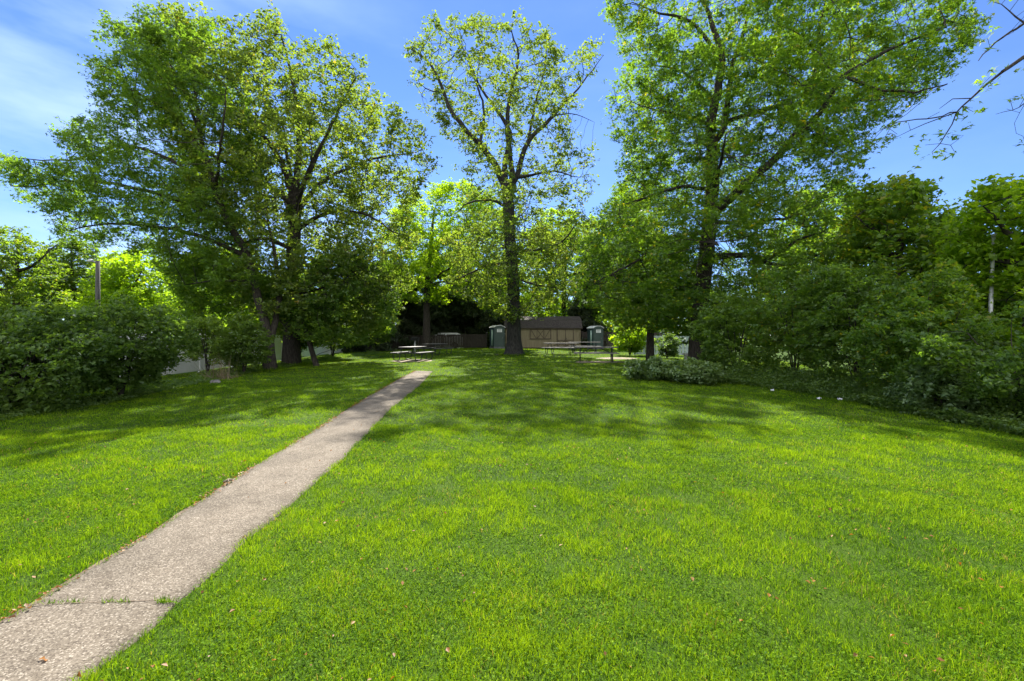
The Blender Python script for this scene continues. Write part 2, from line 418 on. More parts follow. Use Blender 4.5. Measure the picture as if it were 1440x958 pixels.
BARE = []
def patch(name, cx, cy, rx, ry, mat, dz, n=40, wob=0.25, rot=0.0):
    pts = []
    for k in range(n):
        a = 2 * math.pi * k / n; w = 1 + wob * mnoise.noise(Vector((math.cos(a) * 1.7 + cx, math.sin(a) * 1.7 + cy, 0.3))) + 0.4 * wob * mnoise.noise(Vector((math.cos(a) * 5, math.sin(a) * 5 + cy, 0.3)))
        X, Y = rx * w * math.cos(a), ry * w * math.sin(a)
        pts.append((cx + X * math.cos(rot) - Y * math.sin(rot), cy + X * math.sin(rot) + Y * math.cos(rot)))
    v = [(cx, cy, gz(cx, cy) + dz)]
    for s in (0.33, 0.66, 1.0):
        v += [(cx + (x - cx) * s, cy + (y - cy) * s, gz(cx + (x - cx) * s, cy + (y - cy) * s) + (dz if s < 1 else -0.01)) for x, y in pts]
    f3 = np.array([(0, 1 + k, 1 + (k + 1) % n) for k in range(n)])
    f4 = np.array([(1 + r * n + k, 1 + (r + 1) * n + k, 1 + (r + 1) * n + (k + 1) % n, 1 + r * n + (k + 1) % n) for r in range(2) for k in range(n)])
    o = np_mesh(name, v, [f3, f4], mat); tag(o, kind='structure')
    BARE.append(np.array(pts))
    return o


TABLE_SPOTS = {}
patch('bare_soil', -5.55, 25.3, 1.35, 1.25, M['dirt'], 0.010)
patch('bare_soil', 4.6, 23.7, 1.6, 0.95, M['dirt'], 0.010)
patch('bare_soil', -0.55, 30.6, 0.75, 0.6, M['soil'], 0.010)
patch('bare_soil', 6.3, 27.2, 1.4, 1.2, M['dirt'], 0.010)



# ------------------------------------------------------------------ plants
def leaf_cloud(pos, nrm, size, tint, shape='diamond'):
    n = len(pos)
    a = np.cross(nrm, rng.normal(size=(n, 3))); a /= np.linalg.norm(a, axis=1, keepdims=True) + 1e-9
    b = np.cross(nrm, a)
    s = size[:, None]
    if shape == 'diamond':
        fold = rng.uniform(0.05, 0.28, (n, 1))
        v = np.stack([pos - a * s * 0.5, pos + b * s * 0.34 + nrm * s * fold, pos + a * s * 0.5 - nrm * s * fold * 0.5, pos - b * s * 0.34 + nrm * s * fold], 1)
        k = np.arange(n)[:, None] * 4
        polys = [np.concatenate([k + np.array([[0, 1, 2]]), k + np.array([[0, 2, 3]])])]
        nv = 4
    elif shape == 'needle':
        v = np.stack([pos - a * s * 0.7, pos + b * s * 0.14, pos + a * s * 0.7, pos - b * s * 0.14], 1)
        k = np.arange(n)[:, None] * 4
        polys = [k + np.array([[0, 1, 2, 3]])]; nv = 4
    else:                                              # three pointed lobes
        base = pos - a * s * 0.42; droop = nrm * s * rng.uniform(0.05, 0.22, (n, 1))
        v = np.stack([base, base + a * s * 0.40 + b * s * 0.12, pos + a * s * 0.62 - droop, base + a * s * 0.40 - b * s * 0.12,
                      base + a * s * 0.16 + b * s * 0.16, base + a * s * 0.55 + b * s * 0.52 - droop, base + a * s * 0.16 - b * s * 0.16, base + a * s * 0.55 - b * s * 0.52 - droop], 1)
        k = np.arange(n)[:, None] * 8
        polys = [np.concatenate([k + np.array([[0, 3, 2, 1]]), k + np.array([[0, 1, 5, 4]]), k + np.array([[0, 6, 7, 3]])])]
        nv = 8
    return v.reshape(-1, 3), polys, np.repeat(tint, nv)


def tubes(nodes, parent, rad, main_child, classes=((0.11, 14), (0.03, 6), (0.0, 3))):
    """one frustum per edge; a continuing branch shares its parent's ring"""
    N = len(nodes)
    d = np.zeros((N, 3)); has = parent >= 0
    d[has] = nodes[has] - nodes[parent[has]]
    roots = np.where(~has)[0]
    for r_ in roots:
        ch = np.where(parent == r_)[0]
        d[r_] = (nodes[ch[0]] - nodes[r_]) if len(ch) else (0, 0, 1)
    d /= np.linalg.norm(d, axis=1, keepdims=True) + 1e-9
    # smooth direction at a joint
    sm = d.copy(); mc = main_child; ok = mc >= 0
    sm[ok] = d[ok] + d[mc[ok]]; sm /= np.linalg.norm(sm, axis=1, keepdims=True) + 1e-9
    ref = np.tile(np.array([0.0, 1.0, 0.0]), (N, 1))
    def frame(D):
        rf = np.where(np.abs(D[:, 1:2]) < 0.85, np.array([[0, 1.0, 0]]), np.array([[1.0, 0, 0]]))
        A = np.cross(D, rf); A /= np.linalg.norm(A, axis=1, keepdims=True) + 1e-9
        return A, np.cross(D, A)
    E = np.where(has)[0]; pr = parent[E]
    cont = mc[pr] == E
    V, polys, off = [], [], 0
    lim = 1e9
    for lo, n in classes:
        sel = (rad[E] >= lo) & (rad[E] < lim); lim = lo
        e, p, c = E[sel], pr[sel], cont[sel]
        if not len(e): continue
        D0 = np.where(c[:, None], sm[p], d[e]); r0 = np.where(c, rad[p], np.minimum(rad[p] * 0.9, rad[e] * 1.25))
        A0, B0 = frame(D0); A1, B1 = frame(sm[e])
        th = 2 * np.pi * np.arange(n) / n
        cs, sn = np.cos(th)[None, :, None], np.sin(th)[None, :, None]
        R0 = nodes[p][:, None] + (A0[:, None] * cs + B0[:, None] * sn) * r0[:, None, None]
        R1 = nodes[e][:, None] + (A1[:, None] * cs + B1[:, None] * sn) * rad[e][:, None, None]
        V.append(np.concatenate([R0, R1], 1).reshape(-1, 3))
        k = np.arange(len(e))[:, None, None] * (2 * n) + off
        j = np.arange(n)[None, :]; j2 = (j + 1) % n
        q = np.stack([j, j2, j2 + n, j + n], -1) + k
        polys.append(q.reshape(-1, 4)); off += len(e) * 2 * n
    return np.concatenate(V), polys


def grow(limbs, attr, D, kill, iters, zmin):
    """limbs: list of lists of (Vector, radius). Twigs grow from them towards the attractors."""
    nodes, par, spec = [], [], []
    for li, limb in enumerate(limbs):
        pts = [np.array(p) for p, _ in limb]; rs = [r for _, r in limb]
        if li == 0 or not nodes:
            prev = -1
        else:
            arr = np.array(nodes); prev = int(np.argmin(((arr - pts[0]) ** 2).sum(1)))
        if prev >= 0 and np.linalg.norm(nodes[prev] - pts[0]) > 1.2 * D and limb[0][0].z < zmin * 0.5: prev = -1   # a stem of its own
        if prev >= 0:
            pts[0] = np.array(nodes[prev])
        else:
            nodes.append(pts[0]); par.append(-1); spec.append(rs[0]); prev = len(nodes) - 1
        for a in range(len(pts) - 1):
            p0, p1 = pts[a], pts[a + 1]; pm = pts[a - 1] if a else p0 - (p1 - p0); pp = pts[a + 2] if a + 2 < len(pts) else p1 + (p1 - p0)
            n = max(1, int(round(np.linalg.norm(p1 - p0) / D)))
            for k in range(1, n + 1):
                t = k / n
                q = 0.5 * ((2 * p0) + (p1 - pm) * t + (2 * pm - 5 * p0 + 4 * p1 - pp) * t * t + (3 * p0 - pm - 3 * p1 + pp) * t ** 3)   # Catmull-Rom
                if not (a == 0 and li == 0): q = q + rng.normal(size=3) * D * 0.05
                nodes.append(q); par.append(prev); spec.append(rs[a] * (1 - t) + rs[a + 1] * t); prev = len(nodes) - 1
    nodes = [np.array(q) for q in nodes]
    arr = np.array(nodes); att = attr.copy()
    live = arr[:, 2] > zmin
    def near(A, ids, pts):
        bd = np.full(len(A), 1e18); bi = np.zeros(len(A), int)
        for s in range(0, len(pts), 400):
            dd = ((A[:, None] - pts[None, s:s + 400]) ** 2).sum(2); m_ = dd.argmin(1); mv = dd[np.arange(len(A)), m_]
            w = mv < bd; bd[w] = mv[w]; bi[w] = ids[s:s + 400][m_[w]]
        return bd, bi
    ids = np.where(live)[0]
    if not len(ids): ids = np.arange(len(arr))
    bd, bi = near(att, ids, arr[ids])
    for it in range(iters):
        keep = bd > kill * kill
        att, bd, bi = att[keep], bd[keep], bi[keep]
        if not len(att): break
        uq, inv = np.unique(bi, return_inverse=True)
        cur = np.array(nodes)
        vec = att - cur[bi]; vec /= np.linalg.norm(vec, axis=1, keepdims=True) + 1e-9
        acc = np.zeros((len(uq), 3)); np.add.at(acc, inv, vec)
        acc += rng.normal(size=acc.shape) * 0.18 * np.maximum(1, np.linalg.norm(acc, axis=1, keepdims=True))
        acc /= np.linalg.norm(acc, axis=1, keepdims=True) + 1e-9
        new = cur[uq] + acc * D
        ids = np.arange(len(nodes), len(nodes) + len(new))
        nodes.extend(list(new)); par.extend(uq.tolist()); spec.extend([0.0] * len(new))
        nb, ni = near(att, ids, new)
        w = nb < bd - 1e-9; stuck = ~w
        bd[w] = nb[w]; bi[w] = ni[w]
        if it > 6 and stuck.any():
            drop = stuck & (rng.random(len(stuck)) < 0.12); att, bd, bi = att[~drop], bd[~drop], bi[~drop]
    return np.array(nodes), np.array(par), np.array(spec)


def plant(name, label, cat, base, limbs, attr, nleaf, lsize, lmat, bmat, D=0.42, kill=0.5, iters=60, zmin=2.0, tip=0.007, power=2.25,
          depth=3, spread=0.30, up=0.7, shape='diamond', group=None, parts=('trunk', 'crown'), tintbias=0.0, rmax=9.9, flat=1.0, sprig=5):
    nodes, par, spec = grow(limbs, attr, D, kill, iters, zmin)
    N = len(nodes)
    pr = np.zeros(N); h = np.zeros(N, int); mc = np.full(N, -1); best = np.zeros(N)
    for i in range(N - 1, -1, -1):                    # children always come after parents
        if pr[i] == 0: pr[i] = tip ** power
        p = par[i]
        if p >= 0:
            pr[p] += pr[i]; h[p] = max(h[p], h[i] + 1)
            w = pr[i] + (1e3 * spec[i] ** power if spec[i] > 0 else 0)
            if w > best[p]: best[p] = w; mc[p] = i
    rad = np.maximum(pr ** (1 / power), tip)
    has = spec > 0
    rad[has] = np.maximum(np.minimum(rad[has], spec[has] * 1.1), spec[has])
    for i in range(N):                                # never thicker than what carries it
        if par[i] >= 0: rad[i] = min(rad[i], rad[par[i]] * (1.0 if mc[par[i]] == i else 0.8))
    root = empty(name, base)
    tag(root, label, cat, group)
    b = np.array(base)
    V, polys = tubes(nodes - b, par, rad, mc)
    np_mesh(parts[0], V, polys, bmat, root, smooth=True)
    fine = np.where((h <= depth) & (spec == 0))[0]
    if len(fine) < 10: fine = np.where(h <= depth + 3)[0]
    w = 1.0 / (1 + h[fine]); 
    clump = np.array([0.5 + 0.9 * mnoise.noise(Vector(nodes[i] * 0.55)) for i in fine]); w = w * np.clip(clump + 0.35, 0.12, 1.5)
    w /= w.sum()
    ns = nleaf // sprig; nleaf = ns * sprig            # leaves stand in small flat sprays, several to a spray
    pick = rng.choice(fine, ns, p=w)
    cen = nodes[pick] - b + rng.normal(size=(ns, 3)) * np.array([spread, spread, spread * 0.75 * flat])
    cen[:, 2] -= spread * 0.25
    pick = np.repeat(pick, sprig)
    pos = np.repeat(cen, sprig, 0) + rng.normal(size=(nleaf, 3)) * np.array([1, 1, 0.5]) * lsize * 0.62
    nrm = np.repeat(rng.normal(size=(ns, 3)), sprig, 0) * 0.7 + rng.normal(size=(nleaf, 3)) * 0.62; nrm[:, 2] = np.abs(nrm[:, 2]) + up
    nrm /= np.linalg.norm(nrm, axis=1, keepdims=True)
    size = lsize * np.exp(rng.normal(0, 0.26, nleaf))
    ct = np.array([mnoise.noise(Vector(nodes[i] * 0.35) + Vector((7, 1, 3))) for i in range(N)])
    tint = np.clip(0.45 + tintbias + 0.30 * ct[pick] + np.repeat(rng.normal(size=ns) * 0.12, sprig) + rng.normal(size=nleaf) * 0.12, 0, 0.93)
    tint = np.where(rng.random(nleaf) < 0.012, 1.0, tint)
    LV, lp, lt = leaf_cloud(pos, nrm, size, tint, shape)
    np_mesh(parts[1], LV, lp, lmat, root, {'tint': lt})
    return root


def crown_points(outline, Y0, n, thick, tilt=0.0, gaps=0.25, seed=0, x0=None, gscale=0.45, zfloor=None):
    """points filling a crown whose outline the photo gives; it gets a real depth, round in plan"""
    poly = np.array([((u - U0) / F * Y0, EYE + (V0 - v) / F * Y0) for u, v in outline])
    lo, hi = poly.min(0), poly.max(0); r = np.random.default_rng(seed + 11)
    X = r.uniform(lo[0], hi[0], n * 22); Z = r.uniform(lo[1], hi[1], n * 22)
    m = inside(poly, X, Z); X, Z = X[m], Z[m]
    d = edge_dist(poly, X, Z); Rm = max(d.max(), 0.3)
    hd = np.sqrt(np.clip(d * (2 * Rm - d), 0, None)) / Rm * thick + 0.25
    # keep the density even through the volume
    keep = r.random(len(X)) < np.clip(hd / hd.max(), 0.22, 1)
    X, Z, hd = X[keep], Z[keep], hd[keep]
    Yo = r.uniform(-1, 1, len(X)) * hd
    xc = x0 if x0 is not None else 0.5 * (lo[0] + hi[0])
    Yr = Y0 + Yo + tilt * (X - xc)
    s = (Y0 + tilt * (X - xc)) / Y0                    # a leaning side keeps its own true distance and size
    X = X * s; Z = EYE + (Z - EYE) * s
    pts = np.stack([X, Yr, Z], 1)
    fu = pts[:, 0] / pts[:, 1] * Y0; fv = EYE + (pts[:, 2] - EYE) / pts[:, 1] * Y0   # the near side is no wider than the outline
    pts = pts[inside(poly, fu, fv)]
    g = np.array([mnoise.noise(Vector(q * gscale) + Vector((seed * 3.7, 0, 0))) for q in pts])
    pts = pts[g > (gaps - 0.5)]
    if zfloor is not None: pts = pts[pts[:, 2] > zfloor]
    r.shuffle(pts)
    return pts[:n]


def limb(pts, Y, rs, bend=0.0):
    """photo points (u, v[, depth offset]) at distance Y, radii rs from first to last in metres"""
    out = []; n = len(pts)
    for i, p in enumerate(pts):
        t = i / max(n - 1, 1); dy = p[2] if len(p) > 2 else bend * t
        out.append((P(p[0], p[1], Y + dy), rs[0] * (1 - t) + rs[1] * t))
    return out


# --- centre tree: tall, thin crowned, standing free on the lawn
YC = 30.0
bc = G(723, 499.5); YC = bc.y
def LC(pts, r0, r1, bend=0): return limb(pts, YC, (r0, r1), bend)
tr = [(Vector((bc.x, bc.y, bc.z - 0.1)), 0.86), (Vector((bc.x, bc.y, bc.z + 0.25)), 0.62), (Vector((bc.x, bc.y, bc.z + 0.9)), 0.49), (P(723, 460, YC), 0.45), (P(722, 400, YC), 0.40), (P(718, 340, YC), 0.37), (P(715, 290, YC), 0.40), (P(713, 268, YC), 0.36)]
limbsC = [tr,
  LC([(713, 270), (698, 235), (676, 204), (654, 182), (632, 150), (620, 119), (601, 85), (579, 70)], 0.25, 0.03, -1.5),
  LC([(620, 138), (598, 125), (587, 113)], 0.05, 0.015, -2.0),
  LC([(713, 268), (710, 232), (717, 188), (695, 150), (673, 119), (655, 70)], 0.22, 0.03, 1.5),
  LC([(713, 268), (721, 250), (713, 175), (720, 125), (729, 78), (715, 35)], 0.22, 0.025, -1.0),
  LC([(713, 268), (726, 250), (742, 200), (773, 169), (792, 147), (820, 116), (848, 78)], 0.22, 0.02, 0.8),
  LC([(785, 158), (810, 161), (836, 172)], 0.045, 0.012, 0.6),
  LC([(728, 250), (748, 247), (779, 241), (815, 250)], 0.13, 0.02, -2.0),
  LC([(742, 200), (752, 150), (765, 100), (770, 50)], 0.10, 0.02, 2.2),
  LC([(676, 204), (680, 150), (660, 90), (640, 40)], 0.10, 0.02, 2.0),
  LC([(714, 290), (690, 282), (660, 285), (640, 300)], 0.12, 0.02, -2.0),
  LC([(718, 350), (750, 352), (790, 340), (820, 300)], 0.11, 0.02, -2.0),
  LC([(720, 370), (690, 372), (660, 385), (640, 395)], 0.11, 0.02, -2.4),
  LC([(722, 395), (750, 400), (780, 405)], 0.08, 0.02, -2.6),
  LC([(719, 355), (715, 350, -2.0), (706, 345, -4.0)], 0.10, 0.02),
  LC([(717, 320), (730, 305, 2.5), (745, 290, 4.5)], 0.10, 0.02)]
outC = [(560, 58), (600, 28), (650, 22), (700, 14), (760, 30), (790, 58), (846, 48), (858, 85), (830, 125), (800, 180), (828, 215), (842, 245), (835, 300), (815, 340), (800, 400), (765, 430), (735, 440), (715, 455), (690, 440), (640, 405), (632, 330), (640, 280), (650, 232), (622, 190), (592, 150), (583, 110)]
attC = np.vstack([crown_points(outC, YC, 2300, 5.0, gaps=0.36, seed=1),
                  crown_points([(622, 335), (690, 300), (770, 295), (850, 308), (832, 385), (795, 428), (745, 452), (715, 455), (675, 436), (630, 410)], YC, 1500, 4.6, gaps=0.22, seed=15)])
plant('tree', 'tall thin crowned tree alone on the lawn, its bare grey trunk before the shed', 'tree', bc, limbsC, attC, 60000, 0.135, M['maple_old'], M['bark_grey'],
      D=0.5, kill=0.6, zmin=3.6, spread=0.22, tip=0.012, depth=2)

# --- big maple on the left with the spreading fan of limbs
YB = 24.0
bb = on((410 - U0) / F * YB, YB)
def LB(pts, r0, r1, bend=0): return limb(pts, YB, (r0, r1), bend)
limbsB = [[(bb + Vector((0, 0, -0.1)), 0.50), (P(410, 460, YB), 0.38), (P(412, 400, YB), 0.34), (P(413, 340, YB), 0.33), (P(414, 290, YB), 0.30)],
  LB([(414, 292), (388, 270), (340, 240), (285, 215), (235, 205)], 0.17, 0.03, -2.0),
  LB([(414, 292), (396, 230), (362, 180), (330, 120), (310, 70)], 0.17, 0.03, 1.0),
  LB([(414, 290), (420, 200), (412, 120), (395, 50)], 0.19, 0.03, -1.0),
  LB([(414, 290), (404, 220), (380, 150), (370, 80)], 0.13, 0.03, 3.0),
  LB([(414, 290), (440, 230), (472, 165), (500, 110)], 0.17, 0.03, -1.5),
  LB([(414, 300), (455, 255), (520, 225), (585, 215)], 0.15, 0.03, 1.0),
  LB([(413, 330), (460, 300), (510, 300), (560, 330)], 0.13, 0.03, -1.5),
  LB([(412, 350), (370, 335), (330, 345), (290, 330)], 0.12, 0.03, -2.5),
  LB([(413, 310), (425, 270, -3), (440, 220, -5)], 0.13, 0.03),
  LB([(413, 320), (400, 280, 3), (395, 220, 5)], 0.13, 0.03),
  LB([(412, 380), (450, 370), (500, 380)], 0.10, 0.03, -2.0)]
outB = [(222, 6), (250, 0), (300, 28), (345, 22), (372, -2), (390, 20), (430, 50), (470, 62), (515, 88), (540, 130), (580, 160), (600, 205), (622, 240), (592, 270), (592, 330), (575, 390), (540, 430), (460, 470), (400, 470), (345, 430), (300, 380), (250, 320), (235, 200), (200, 90)]
attB = crown_points(outB, YB, 4000, 5.6, gaps=0.30, seed=2)
attB = np.vstack([attB, crown_points([(290, 360), (420, 325), (565, 340), (580, 420), (530, 470), (420, 488), (330, 450)], YB, 900, 4.2, gaps=0.24, seed=18, zfloor=1.8)])
plant('tree', 'broad maple behind the left hand shrubs, limbs fanning from one thick fork', 'tree', bb, limbsB, attB, 116000, 0.128, M['maple_old'], M['bark'],
      D=0.42, kill=0.48, zmin=2.6, spread=0.19, tip=0.009, depth=3)

# --- leaning forked maple nearer on the left
YA = 20.5
ba = G(380, 521); YA = ba.y
def LA(pts, r0, r1, bend=0): return limb(pts, YA, (r0, r1), bend)
limbsA = [[(ba + Vector((0, 0, -0.1)), 0.33), (P(378, 495, YA), 0.25), (P(376, 472, YA), 0.22), (P(366, 430, YA), 0.18), (P(347, 360, YA), 0.16), (P(320, 310, YA), 0.15), (P(303, 270, YA), 0.13), (P(285, 200, YA), 0.10), (P(274, 130, YA), 0.06)],
  LA([(377, 478), (390, 440), (392, 400), (385, 350), (375, 300)], 0.16, 0.05, 1.5),
  LA([(347, 360), (290, 335), (230, 320), (150, 315), (95, 325)], 0.11, 0.02, -2.5),
  LA([(325, 318), (260, 285), (190, 265), (110, 255), (50, 262), (14, 262)], 0.11, 0.015, -2.5),
  LA([(303, 270), (240, 225), (170, 205), (100, 225), (20, 222)], 0.10, 0.015, -1.0),
  LA([(290, 215), (240, 160), (190, 130), (145, 110)], 0.09, 0.02, -2.0),
  LA([(283, 190), (250, 110), (210, 60), (165, 30)], 0.08, 0.02, 1.5),
  LA([(274, 135), (268, 80), (255, 30)], 0.06, 0.02, -1.0),
  LA([(303, 270), (310, 200, -2), (320, 120, -3)], 0.08, 0.02),
  LA([(300, 260), (280, 220, 3), (265, 160, 5)], 0.08, 0.02),
  LA([(355, 390), (310, 395), (260, 400)], 0.07, 0.02, -2.0)]
outA = [(4, 208), (60, 240), (102, 214), (72, 182), (138, 152), (128, 100), (150, 72), (146, 20), (215, 14), (262, 34), (310, 30), (345, 90), (360, 170), (372, 270), (362, 335), (385, 400), (335, 420), (285, 400), (250, 410), (215, 360), (105, 345), (64, 330), (90, 302), (40, 284), (8, 276)]
attA = crown_points(outA, YA, 3300, 4.6, gaps=0.33, seed=3, zfloor=2.6)
plant('tree', 'leaning maple with a forked trunk beside the white fence, boughs reaching out over it', 'tree', ba, limbsA, attA, 84000, 0.13, M['maple'], M['bark'], shape='lobed',
      D=0.4, kill=0.46, zmin=2.4, spread=0.19, tip=0.009, depth=3)

# --- big maple on the right
YR = 21.0
br = on((981 - U0) / F * YR, YR)
def LR(pts, r0, r1, bend=0): return limb(pts, YR, (r0, r1), bend)
limbsR = [[(br + Vector((0, 0, -0.1)), 0.46), (P(983, 450, YR), 0.36), (P(993, 365, YR), 0.34), (P(1001, 267, YR), 0.29), (P(1000, 203, YR), 0.24), (P(999, 176, YR), 0.22), (P(1009, 130, YR), 0.18), (P(1015, 84, YR), 0.15), (P(1001, 32, YR), 0.11), (P(982, -10, YR), 0.07), (P(978, -30, YR), 0.04)],
  LR([(1000, 205), (1018, 180), (1028, 100), (1039, 68), (1053, 19), (1058, -25)], 0.15, 0.05, 1.0),
  LR([(1000, 300), (1023, 283), (1050, 258), (1091, 222), (1120, 190), (1156, 155), (1186, 108), (1250, 70), (1330, 40)], 0.22, 0.03, -6.0),
  LR([(1015, 84), (971, 30), (928, 19), (888, 2)], 0.10, 0.02, -1.5),
  LR([(995, 365), (1044, 359), (1082, 362), (1118, 340), (1160, 325)], 0.16, 0.03, -2.0),
  LR([(1060, 361), (1096, 373), (1142, 362), (1177, 346), (1220, 330)], 0.10, 0.02, -3.2),
  LR([(1000, 320), (1040, 312), (1077, 310), (1115, 305), (1139, 293), (1170, 278)], 0.11, 0.02, -1.5),
  LR([(1001, 267), (960, 262), (915, 275), (870, 290)], 0.10, 0.02, -2.0),
  LR([(999, 180), (950, 160), (900, 150)], 0.10, 0.02, -1.5),
  LR([(996, 330), (940, 335), (890, 370), (840, 395)], 0.11, 0.02, -2.0),
  LR([(1005, 140), (960, 100), (910, 90)], 0.09, 0.02, 1.5),
  LR([(1120, 190), (1130, 130), (1150, 60), (1160, 0)], 0.11, 0.03, -3.0),
  LR([(1186, 108, -3.5), (1260, 130, -5.0), (1330, 120, -7.0)], 0.08, 0.02),
  LR([(1091, 222), (1095, 150, 1), (1090, 60, 2), (1095, -30, 2.5)], 0.10, 0.03),
  LR([(1001, 270), (1010, 240, -3), (1020, 190, -5)], 0.11, 0.03),
  LR([(996, 345), (1000, 340, -3), (1010, 345, -5.5)], 0.11, 0.03),
  LR([(1001, 260), (985, 220, 3), (970, 160, 5)], 0.11, 0.03)]
outR = [(842, -5), (882, 42), (866, 75), (900, 105), (862, 135), (888, 170), (870, 205), (885, 235), (858, 275), (850, 330), (815, 375), (800, 405), (835, 440), (880, 455), (950, 450), (1000, 445), (1100, 440), (1185, 410), (1215, 345), (1235, 290), (1205, 250), (1205, 210), (1225, 180), (1270, 150), (1320, 115), (1360, 85), (1375, 40), (1365, -10), (1300, -30), (1150, -45), (950, -45), (860, -30)]
attR = crown_points(outR, YR, 5000, 5.5, tilt=-0.28, gaps=0.24, seed=4, x0=(1000 - U0) / F * YR, zfloor=2.4)
attR = np.vstack([attR, crown_points([(818, 330), (865, 262), (1000, 290), (1100, 320), (1235, 290), (1205, 410), (1100, 452), (1000, 464), (900, 468), (812, 425)], YR, 1500, 4.6, gaps=0.24, seed=16, zfloor=2.0),
                  crown_points([(838, -10), (900, -20), (990, 60), (990, 240), (850, 320), (870, 220), (850, 140), (880, 80)], YR, 500, 3.0, gaps=0.3, seed=17),
                  crown_points([(1050, -20), (1365, -15), (1378, 50), (1325, 118), (1230, 180), (1150, 230), (1090, 200)], YR, 1100, 3.4, tilt=-0.28, gaps=0.24, seed=19, x0=(1000 - U0) / F * YR)])
plant('tree', 'large leafy maple on the right with a long bough rising over the hedge', 'tree', br, limbsR, attR, 185000, 0.135, M['right'], M['bark'], shape='lobed',
      D=0.42, kill=0.48, zmin=2.4, spread=0.19, tip=0.009, depth=3)

# --- overhanging tree whose trunk stands beyond the right edge
YO = 9.0
bo = on(14.4, 9.6)
limbsO = [[(bo + Vector((0, 0, -0.1)), 0.30), (Vector((14.3, 9.6, 3.0)), 0.24), (Vector((14.0, 9.5, 6.2)), 0.19), (Vector((13.6, 9.3, 9.0)), 0.12)],
  [(Vector((14.1, 9.5, 5.6)), 0.10), (P(1560, 20, 9.2), 0.07), (P(1440, 81, YO), 0.036), (P(1399, 110, YO), 0.027), (P(1364, 140, YO), 0.020), (P(1347, 158, YO), 0.014), (P(1329, 189, YO), 0.012), (P(1311, 215, YO), 0.006)],
  limb([(1350, 156), (1303, 167), (1260, 172), (1228, 190)], YO, (0.016, 0.005), -0.4),
  limb([(1366, 138), (1338, 140), (1320, 152)], YO, (0.014, 0.005), 0.3),
  limb([(1349, 157), (1300, 175), (1262, 192)], YO, (0.014, 0.005), 0.5),
  limb([(1560, 20), (1500, 22), (1440, 33), (1400, 60), (1375, 85)], 9.2, (0.05, 0.008), -0.3),
  limb([(1440, 33), (1420, 15), (1395, 2)], YO, (0.02, 0.005), 0.3),
  limb([(1480, 62), (1460, 120), (1435, 150), (1400, 160)], YO, (0.02, 0.004), -0.5)]
outO = [(1372, 95), (1385, 40), (1400, -5), (1440, -40), (1560, -60), (1700, -40), (1700, 160), (1560, 200), (1450, 40), (1410, 66)]
attO = crown_points(outO, YO, 300, 0.9, gaps=0.3, seed=5)
twO = [(1228, 188), (1262, 192), (1300, 200), (1345, 185), (1360, 170), (1375, 160), (1400, 165), (1420, 150), (1436, 130), (1350, 215), (1392, 172), (1410, 128), (1435, 180), (1440, 215), (1395, 100), (1318, 215), (1308, 165), (1280, 170), (1438, 100), (1425, 85), (1245, 182), (1330, 150)]
attO = np.vstack([attO, np.array([P(u, v, YO + random.uniform(-0.5, 0.5)) for u, v in twO])])
plant('tree', 'tree beyond the hedge end with a nearly bare branch drooping against the blue sky', 'tree', bo, limbsO, attO, 1000, 0.11, M['maple'], M['bark'],
      D=0.22, kill=0.2, zmin=4.5, spread=0.10, tip=0.004, depth=1, shape='lobed')

# --- bright young tree behind the left of the centre tree
YD = 43.0
bd_ = on((600 - U0) / F * YD, YD)
limbsD = [[(bd_ + Vector((0, 0, -0.1)), 0.42), (P(600, 450, YD), 0.33), (P(601, 400, YD), 0.27), (P(606, 340, YD), 0.18), (P(610, 300, YD), 0.08)],
  limb([(601, 400), (640, 370), (680, 340)], YD, (0.14, 0.03), -1.5), limb([(601, 410), (570, 380), (550, 350)], YD, (0.13, 0.03), -1.0),
  limb([(601, 400), (640, 395), (690, 400)], YD, (0.12, 0.03), -3.0), limb([(603, 370), (620, 330, 3), (640, 300, 4)], YD, (0.12, 0.03))]
attD = crown_points([(530, 330), (550, 285), (590, 262), (640, 252), (695, 262), (728, 310), (735, 380), (722, 425), (680, 436), (640, 424), (600, 430), (550, 415), (530, 370)], YD, 1900, 4.0, gaps=0.22, seed=6)
plant('tree', 'bright yellow green tree over the left picnic tables, lit from behind', 'tree', bd_, limbsD, attD, 64000, 0.17, M['bright'], M['bark'], D=0.5, kill=0.6, zmin=4.0, spread=0.28, tip=0.011)

# --- trees behind the shed and beyond
def simple_tree(label, ub, Yt, outline, n, nleaf, lsize, lmat, thick, rt, seed, group=None, lean=0, cat='tree', gaps=0.22, zf=2.2, bark='bark', D=0.5, spread=0.28, name='tree', tb=0.0):
    bt = on((ub - U0) / F * Yt, Yt)
    us = [p[0] for p in outline]; vs_ = [p[1] for p in outline]
    vt, vb = min(vs_), max(vs_); ucen = 0.5 * (min(us) + max(us))
    mid = vb + (vt - vb) * 0.35
    lb = [[(bt + Vector((0, 0, -0.1)), rt * 1.25), (P(ub + 0.2 * (ucen - ub), vb, Yt), rt), (P(ub + 0.6 * (ucen - ub), mid, Yt), rt * 0.75), (P(ucen, vt + (vb - vt) * 0.12, Yt), rt * 0.2)]]
    for k in range(5):
        a = 2 * math.pi * (k + 0.3 * seed) / 5; t = 0.15 + 0.12 * k
        s = P(ub + (ucen - ub) * t, vb + (vt - vb) * t, Yt); w = (max(us) - min(us)) / F * Yt * 0.33
        e = s + Vector((math.cos(a) * w, math.sin(a) * thick * 0.6, w * 0.55))
        lb.append([(s, rt * 0.5), ((s + e) / 2 + Vector((0, 0, -0.1 * w)), rt * 0.35), (e, rt * 0.12)])
    att = crown_points(outline, Yt, n, thick, gaps=gaps, seed=seed, zfloor=zf)
    return plant(name, label, cat, bt, lb, att, nleaf, lsize, lmat, M[bark], D=D, kill=D * 1.2, zmin=min(2.0, zf), spread=spread, tip=0.01, group=group, tintbias=tb)


